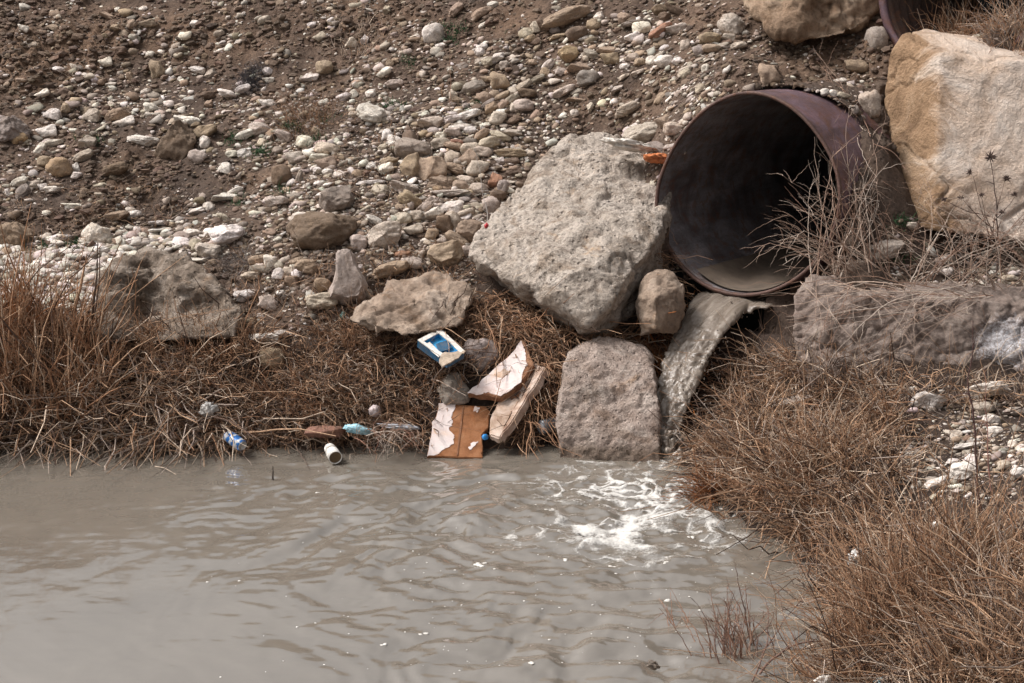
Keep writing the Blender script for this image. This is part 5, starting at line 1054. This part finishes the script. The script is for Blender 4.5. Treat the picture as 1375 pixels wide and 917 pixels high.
# slope weeds
patch('dry_weeds', [(-100, 260), (250, 240), (640, 120), (700, 330), (620, 400), (420, 430), (60, 330), (-100, 330)], 1500, (.04, .15), (0, -.2, .9), .55, (0, 0, -.25), [DARKB, GREYS, TANC, RUST], [.3, .28, .27, .15], 51, 'thin dead weeds among the stones of the slope', rad=(0.0012, 0.0022), kink=.07, clumps=12)
patch('dry_weeds', [(60, 20), (420, 10), (700, 0), (560, 120), (250, 150), (60, 140)], 700, (.03, .12), (0, -.2, .8), .6, (0, 0, -.3), [DARKB, GREYS, RUST, STRAW], [.35, .25, .25, .15], 55, 'scattered dead twigs on the upper slope', rad=(.0009, .0016), kink=.08, clumps=9)
patch('dry_weeds', [(480, 150), (560, 170), (560, 290), (470, 300), (440, 240)], 600, (.05, .14), (0, -.2, .8), .6, (0, 0, -.3), [GREYS, DARKB, RUST], [.4, .35, .25], 52, 'grey brown wiry weeds left of the stone pile', rad=(0.0012, 0.0020), kink=.08, clumps=20)
patch('dry_weeds', [(330, 340), (480, 340), (640, 330), (650, 400), (480, 440), (320, 430)], 1100, (.06, .22), (0, -.2, .9), .5, (0, 0, -.3), [TANC, DARKB, GREYS, RUST], [.35, .25, .2, .2], 53, 'dead stems around the waisted upright stone', rad=(0.0014, 0.0024), kink=.06, clumps=10)
patch('dry_weeds', [(0, 260), (180, 250), (240, 300), (150, 330), (0, 330)], 800, (.04, .12), (0, -.2, .8), .6, (0, 0, -.3), [TANC, DARKB, GREYS], [.4, .3, .3], 54, 'thin brown weeds on the clods at the left', rad=(0.0012, 0.0022), kink=.08, clumps=16)
def brush(name, px, py, N, L, seed, cols, probs, label, rs, rad=(0.0012, 0.0022), spread=.7):
    o = tuft(name, px, py, N, L, spread, cols, probs, seed, label, rad=rad, rs=rs, bend=(0, 0, -.1), kink=.09); o['category'] = 'shrub'; return o
brush('dry_shrub', 415, 165, 420, .24, 61, [RUST, DARKB, TANC, GREYS], [.3, .3, .25, .15], 'brown brush of fine dead twigs high on the slope', .11)
brush('dry_shrub', 337, 108, 500, .13, 62, [(.05, .045, .05), (.09, .08, .085), (.16, .14, .14)], [.45, .35, .2], 'small dark purplish grey shrub on the upper slope', .05)
brush('dry_shrub', 318, 355, 300, .13, 63, [GREYS, DARKB, (.25, .23, .22)], [.35, .25, .4], 'grey wiry shrub at the right shoulder of the hollowed boulder', .05)
# leafy green weeds
r = np.random.default_rng(71); spots = [(388, 172), (400, 170), (436, 158), (352, 206), (318, 271), (424, 190), (62, 335), (100, 330), (548, 84), (592, 40), (615, 38), (606, 55), (1212, 300), (1205, 350), (350, 205), (310, 188), (125, 190), (640, 145), (525, 142), (236, 440), (40, 345), (378, 262)]
px = np.concatenate([r.normal(x, 8, 60) for x, y in spots]); py = np.concatenate([r.normal(y, 4, 60) for x, y in spots]); root, D = hit(px, py); N = len(px)
P, Q = stems(r, root, np.array(up3)[None] + r.normal(0, .7, (N, 3)), r.uniform(.015, .05, N), r.normal(0, .4, (N, 3)), r.uniform(.002, .004, N), 4, .05)
tag(link('green_weeds', tubes('green_weeds', P, Q, palette(r, N, [(.03, .075, .03), (.05, .10, .045)], [.5, .5])), DRY_MAT), 'small dark green weeds sprouting between the stones', kind='stuff')
# ---- branching dead plants
def branchy(name, rows, mat, parent=None, K=14, sides=5, twig=3, tl=.35, seed=0, cols=((.42, .34, .28),), trad=.45, spread=.7):
    """rows: (start, end, sag/arch vector, radius); long arched canes with side twigs"""
    r = np.random.default_rng(seed); P = []; Q = []; C = []; t = np.linspace(0, 1, K)
    for (a, b, arch, rad) in rows:
        a = np.array(a, float); b = np.array(b, float); L = np.linalg.norm(b - a)
        p = a + (b - a) * t[:, None] + np.array(arch) * (4 * t * (1 - t))[:, None]; nz = np.cumsum(r.normal(0, .008 * L, (K, 3)), 0); nz -= nz[:1]; p = p + nz
        P.append(p); Q.append(rad * (1 - .75 * t)); C.append(np.array(cols[r.integers(len(cols))]) * r.uniform(.8, 1.2))
        for q in range(twig):
            i = r.integers(K // 4, K - 1); d = (p[min(i + 1, K - 1)] - p[i]); d /= np.linalg.norm(d) + 1e-9; d = d + r.normal(0, spread, 3); ll = L * tl * r.uniform(.4, 1)
            s = p[i] + d / np.linalg.norm(d) * (ll * t)[:, None] + np.array([0, 0, -.15 * ll]) * (t ** 2)[:, None] + r.normal(0, .012 * ll, (K, 3))
            s[0] = p[i]; P.append(s); Q.append(rad * trad * (1 - .75 * t)); C.append(C[-1] * r.uniform(.9, 1.1))
    me = tubes(name, np.array(P), np.array(Q), np.array(C), sides); return me
def cane_rows(r, roots, ends, dj, arch, rad, n):
    rows = []
    for k in range(n):
        x, y, d = roots[r.integers(len(roots))]; a = unproj(x + r.normal(0, 14), y + r.normal(0, 6), d + r.normal(0, .08))
        x, y, d = ends[r.integers(len(ends))]; b = unproj(x + r.normal(0, 24), y + r.normal(0, 20), d + r.normal(0, dj)); rows.append((a, b, np.array(arch) * r.uniform(.3, 1.5) + r.normal(0, .03, 3), rad * r.uniform(.6, 1.25)))
    return rows
PALE = ((.44, .33, .26), (.36, .25, .19), (.50, .41, .34), (.26, .16, .115))
def bush(name, rows, seed, label, **kw):
    c = np.mean([q[0] for q in rows], 0); o = link(name, branchy(name, [(q[0] - c, q[1] - c, q[2], q[3]) for q in rows], None, seed=seed, cols=PALE, **kw), DRY_MAT); o.location = c; return tag(o, label, 'bush')
r = np.random.default_rng(81)
bush('dry_bush', cane_rows(r, [(1110, 372, 7.75), (1150, 372, 7.8), (1180, 378, 7.8)], [(1062, 262, 7.6), (1048, 300, 7.5), (1090, 240, 7.6), (1140, 230, 7.7), (1165, 215, 7.75), (1150, 250, 7.7), (1070, 330, 7.5), (1180, 270, 7.7), (1120, 210, 7.8), (1040, 330, 7.5)], .12, (0, 0, .07), .0032, 62), 82, 'pale arching thorny bush in front of the right side of the pipe', twig=4)
bush('dry_bush', cane_rows(r, [(1090, 380, 7.62), (1140, 380, 7.6), (1240, 395, 7.5), (1320, 400, 7.5)], [(1080, 440, 7.3), (1150, 460, 7.25), (1110, 500, 7.2), (1230, 450, 7.25), (1060, 410, 7.4), (1180, 480, 7.2), (1300, 430, 7.3)], .06, (0, -.03, .06), .0026, 46), 85, 'dead canes hanging over the left end of the salt-crusted block', twig=3)
bush('dry_bush', cane_rows(r, [(1230, 385, 7.75), (1290, 385, 7.75), (1350, 385, 7.7), (1400, 380, 7.7)], [(1210, 300, 7.6), (1260, 290, 7.6), (1180, 330, 7.5), (1320, 280, 7.7), (1375, 270, 7.7), (1300, 330, 7.5), (1400, 300, 7.6), (1240, 260, 7.8)], .12, (0, 0, .05), .0028, 70), 83, 'pale tangled thorny bush at the foot of the sandstone slab', twig=4)
bush('dry_bush', cane_rows(r, [(1120, 140, 8.5), (1160, 190, 8.15), (1172, 230, 8.0)], [(1180, 250, 7.95), (1140, 120, 8.4), (1170, 310, 7.85), (1110, 80, 8.7), (1185, 180, 8.1)], .06, (0, 0, .03), .0022, 26), 84, 'wiry roots and twigs in the gap between pipe and slab', twig=3)
# thistle in front of the slab
def spiky(seed, rad):
    r = np.random.default_rng(seed); N = 46; d = r.normal(0, 1, (N, 3)); d[:, 2] = d[:, 2] * .7 + .35; d /= np.linalg.norm(d, axis=1, keepdims=True); t = np.linspace(0, 1, 4)
    P = d[:, None, :] * (rad * r.uniform(.6, 1.1, N)[:, None] * t)[..., None]; Q = np.tile(rad * .12 * (1 - .9 * t), (N, 1)); return tubes('head', P, Q, palette(r, N, [(.10, .07, .06), (.16, .11, .09)], [.6, .4]), 4)
th = empty('thistle', unproj(1338, 372, 7.75)); tag(th, 'dead thistle with dark spiky heads in front of the sandstone slab', 'thistle')
tb = np.array(th.location); heads = [(1330, 211, 7.7, .034), (1302, 232, 7.66, .022), (1352, 240, 7.72, .024), (1318, 262, 7.62, .02), (1290, 266, 7.62, .018), (1362, 262, 7.7, .022), (1268, 268, 7.64, .018), (1345, 285, 7.6, .02)]
rows = [(np.zeros(3), unproj(1330, 214, 7.7) - tb, np.array([.02, 0, 0]), .0065)] + [(unproj(1333, 330 - 8 * k, 7.72) - tb, unproj(x, y + 2, d) - tb, np.array([0, 0, -.015]), .0042) for k, (x, y, d, s) in enumerate(heads[1:])]
reparent_o = link('stems', branchy('stems', rows, None, seed=9, cols=((.17, .115, .09), (.13, .09, .075)), twig=2, tl=.18), DRY_MAT, th)
for k, (x, y, d, s) in enumerate(heads):
    o = link('head', spiky(90 + k, s * 1.25), DRY_MAT, th); o.location = Vector(unproj(x, y, d)) - th.location
# single stems
def cane(name, pts, rad, col, label, cat, seed=0, twig=2, tl=.15):
    rows = [(unproj(*pts[i]), unproj(*pts[i + 1]), np.zeros(3), rad) for i in range(len(pts) - 1)]; c = rows[0][0]
    o = link(name, branchy(name, [(a - c, b - c, s, q) for a, b, s, q in rows], None, seed=seed, cols=(col,), twig=twig, tl=tl), DRY_MAT); o.location = c; return tag(o, label, cat)
g = lambda x, y: (x, y, float(hit([x], [y])[1][0]))
def gs(x, y, x2, y2, lean=0.0): d = g(x, y)[2]; return [(x, y, d), (x2, y2, d - lean)]
cane('dead_stem', gs(1318, 690, 1309, 432), .006, (.085, .045, .04), 'tall thin dark stem standing among the cream stones on the right', 'stem', 1, 5, .12)
cane('dead_stem', gs(1334, 668, 1330, 500), .0035, (.2, .1, .08), 'thinner reddish stem just right of the tall dark one', 'stem', 2)
cane('dead_stem', gs(1212, 800, 1155, 703, .1), .004, (.55, .46, .38), 'long pale straw leaning left above the big rust tuft', 'stem', 3, 0)
cane('dead_stem', gs(1335, 860, 1226, 766, .1), .004, (.5, .42, .36), 'long pale straw leaning left at the lower right', 'stem', 4, 1)
cane('dead_stem', gs(657, 318, 640, 180), .0028, (.5, .45, .41), 'whitish dead stem rising beside the upper left of the huge boulder', 'stem', 5, 3)
cane('dead_stem', gs(604, 145, 605, 70), .0024, (.3, .17, .12), 'thin red brown stem right of the big white stone', 'stem', 6, 3)
cane('dead_stem', gs(38, 470, 37, 328), .004, (.24, .16, .12), 'leftmost tall reed stem rising over the shingle', 'stem', 7, 0)
cane('dead_stem', gs(76, 470, 75, 326), .0032, (.36, .21, .13), 'tall slender reed stem right of the leftmost one', 'stem', 8, 0)
cane('dead_stem', gs(176, 450, 171, 340), .0028, (.36, .26, .18), 'thin tan stem in front of the hollowed grey boulder', 'stem', 9, 1)
cane('dead_stem', gs(530, 455, 505, 385), .003, (.5, .42, .34), 'bent pale stem lying down the face of the low tan boulder', 'stem', 10, 1)
cane('dead_stem', gs(402, 455, 395, 300), .0026, (.2, .12, .09), 'slender brown stem in front of the big dark brown stone', 'stem', 11, 5, .2)
cane('dead_stem', gs(372, 300, 370, 255), .0024, (.3, .2, .15), 'short dead stem below the dark brown rounded stone', 'stem', 12, 3, .3)
dw = float(depth_for_z(646, 0)); cane('driftwood_stub', [(366, 650, dw), (365, 626, dw)], .007, (.05, .038, .03), 'dark pointed stub of wood sticking out of the still water', 'stub', 13, 0)
def wet(label, name, segs, rad, col, seed, twig=3): return cane(name, segs, rad, col, label, 'twig', seed, twig, .3)
d0 = float(depth_for_z(600, 0)); wet('drooping dead twig dipping into the water right of the can', 'drooping_twig', [(360, 597, d0), (395, 597, d0 - .1), (414, 632, d0 - .38)], .004, (.13, .09, .07), 14)
rows = []
r = np.random.default_rng(91); d1 = float(depth_for_z(885, 0))
for k in range(58):
    x = r.normal(988, 26); y = r.normal(882, 10); dd = float(depth_for_z(y, -.03)); rows.append((unproj(x, y, dd), unproj(x + r.normal(-6, 26), y - r.uniform(40, 100), dd - r.normal(.0, .06)), r.normal(0, .012, 3), r.uniform(.0018, .0038)))
rows.append((unproj(1020, 905, d1 - .15), unproj(1120, 868, d1 - .05), np.array([0, 0, .07]), .005)); rows.append((unproj(1010, 915, d1 - .2), unproj(1030, 800, d1), np.array([.03, 0, .0]), .0035)); rows.append((unproj(1090, 905, d1 - .2), unproj(1045, 790, d1), np.array([-.03, 0, .02]), .003))
c = np.mean([q[0] for q in rows], 0); o = link('drowned_shrub', branchy('drowned_shrub', [(q[0] - c, q[1] - c, q[2], q[3]) for q in rows], None, seed=15, cols=((.20, .105, .07), (.15, .09, .07), (.28, .17, .12)), twig=4, tl=.3), DRY_MAT); o.location = c
tag(o, 'sparse brown shrub standing in the shallow water at the lower right', 'shrub')
rows = []; d2 = float(depth_for_z(840, 0))
for k in range(5): rows.append((unproj(905 + r.normal(0, 8), 852 + r.normal(0, 4), d2), unproj(900 + r.normal(0, 18), 800 + r.normal(0, 10), d2 + .05), r.normal(0, .01, 3), .002))
c = np.mean([q[0] for q in rows], 0); o = link('drowned_shrub', branchy('drowned_shrub', [(q[0] - c, q[1] - c, q[2], q[3]) for q in rows], None, seed=16, cols=((.26, .13, .08),), twig=2), DRY_MAT); o.location = c; tag(o, 'tiny red brown sprig in the water left of the drowned shrub', 'shrub')
rows = []                                                            # washed-up roots by the painted fragment
for k in range(34): rows.append((unproj(r.uniform(475, 570), r.uniform(570, 590), 7.5 + r.normal(0, .04)), unproj(r.uniform(480, 575), r.uniform(585, 618), 7.38 + r.normal(0, .05)), np.array([r.normal(0, .04), -.02, r.uniform(.01, .09)]), r.uniform(.0016, .0032)))
c = np.mean([q[0] for q in rows], 0); o = link('root_tangle', branchy('root_tangle', [(q[0] - c, q[1] - c, q[2], q[3]) for q in rows], None, seed=17, cols=((.42, .34, .28), (.33, .22, .16), (.25, .13, .09)), twig=3, tl=.4), DRY_MAT); o.location = c
tag(o, 'washed-up tangle of pale rootlets left of the painted fragment', 'roots')
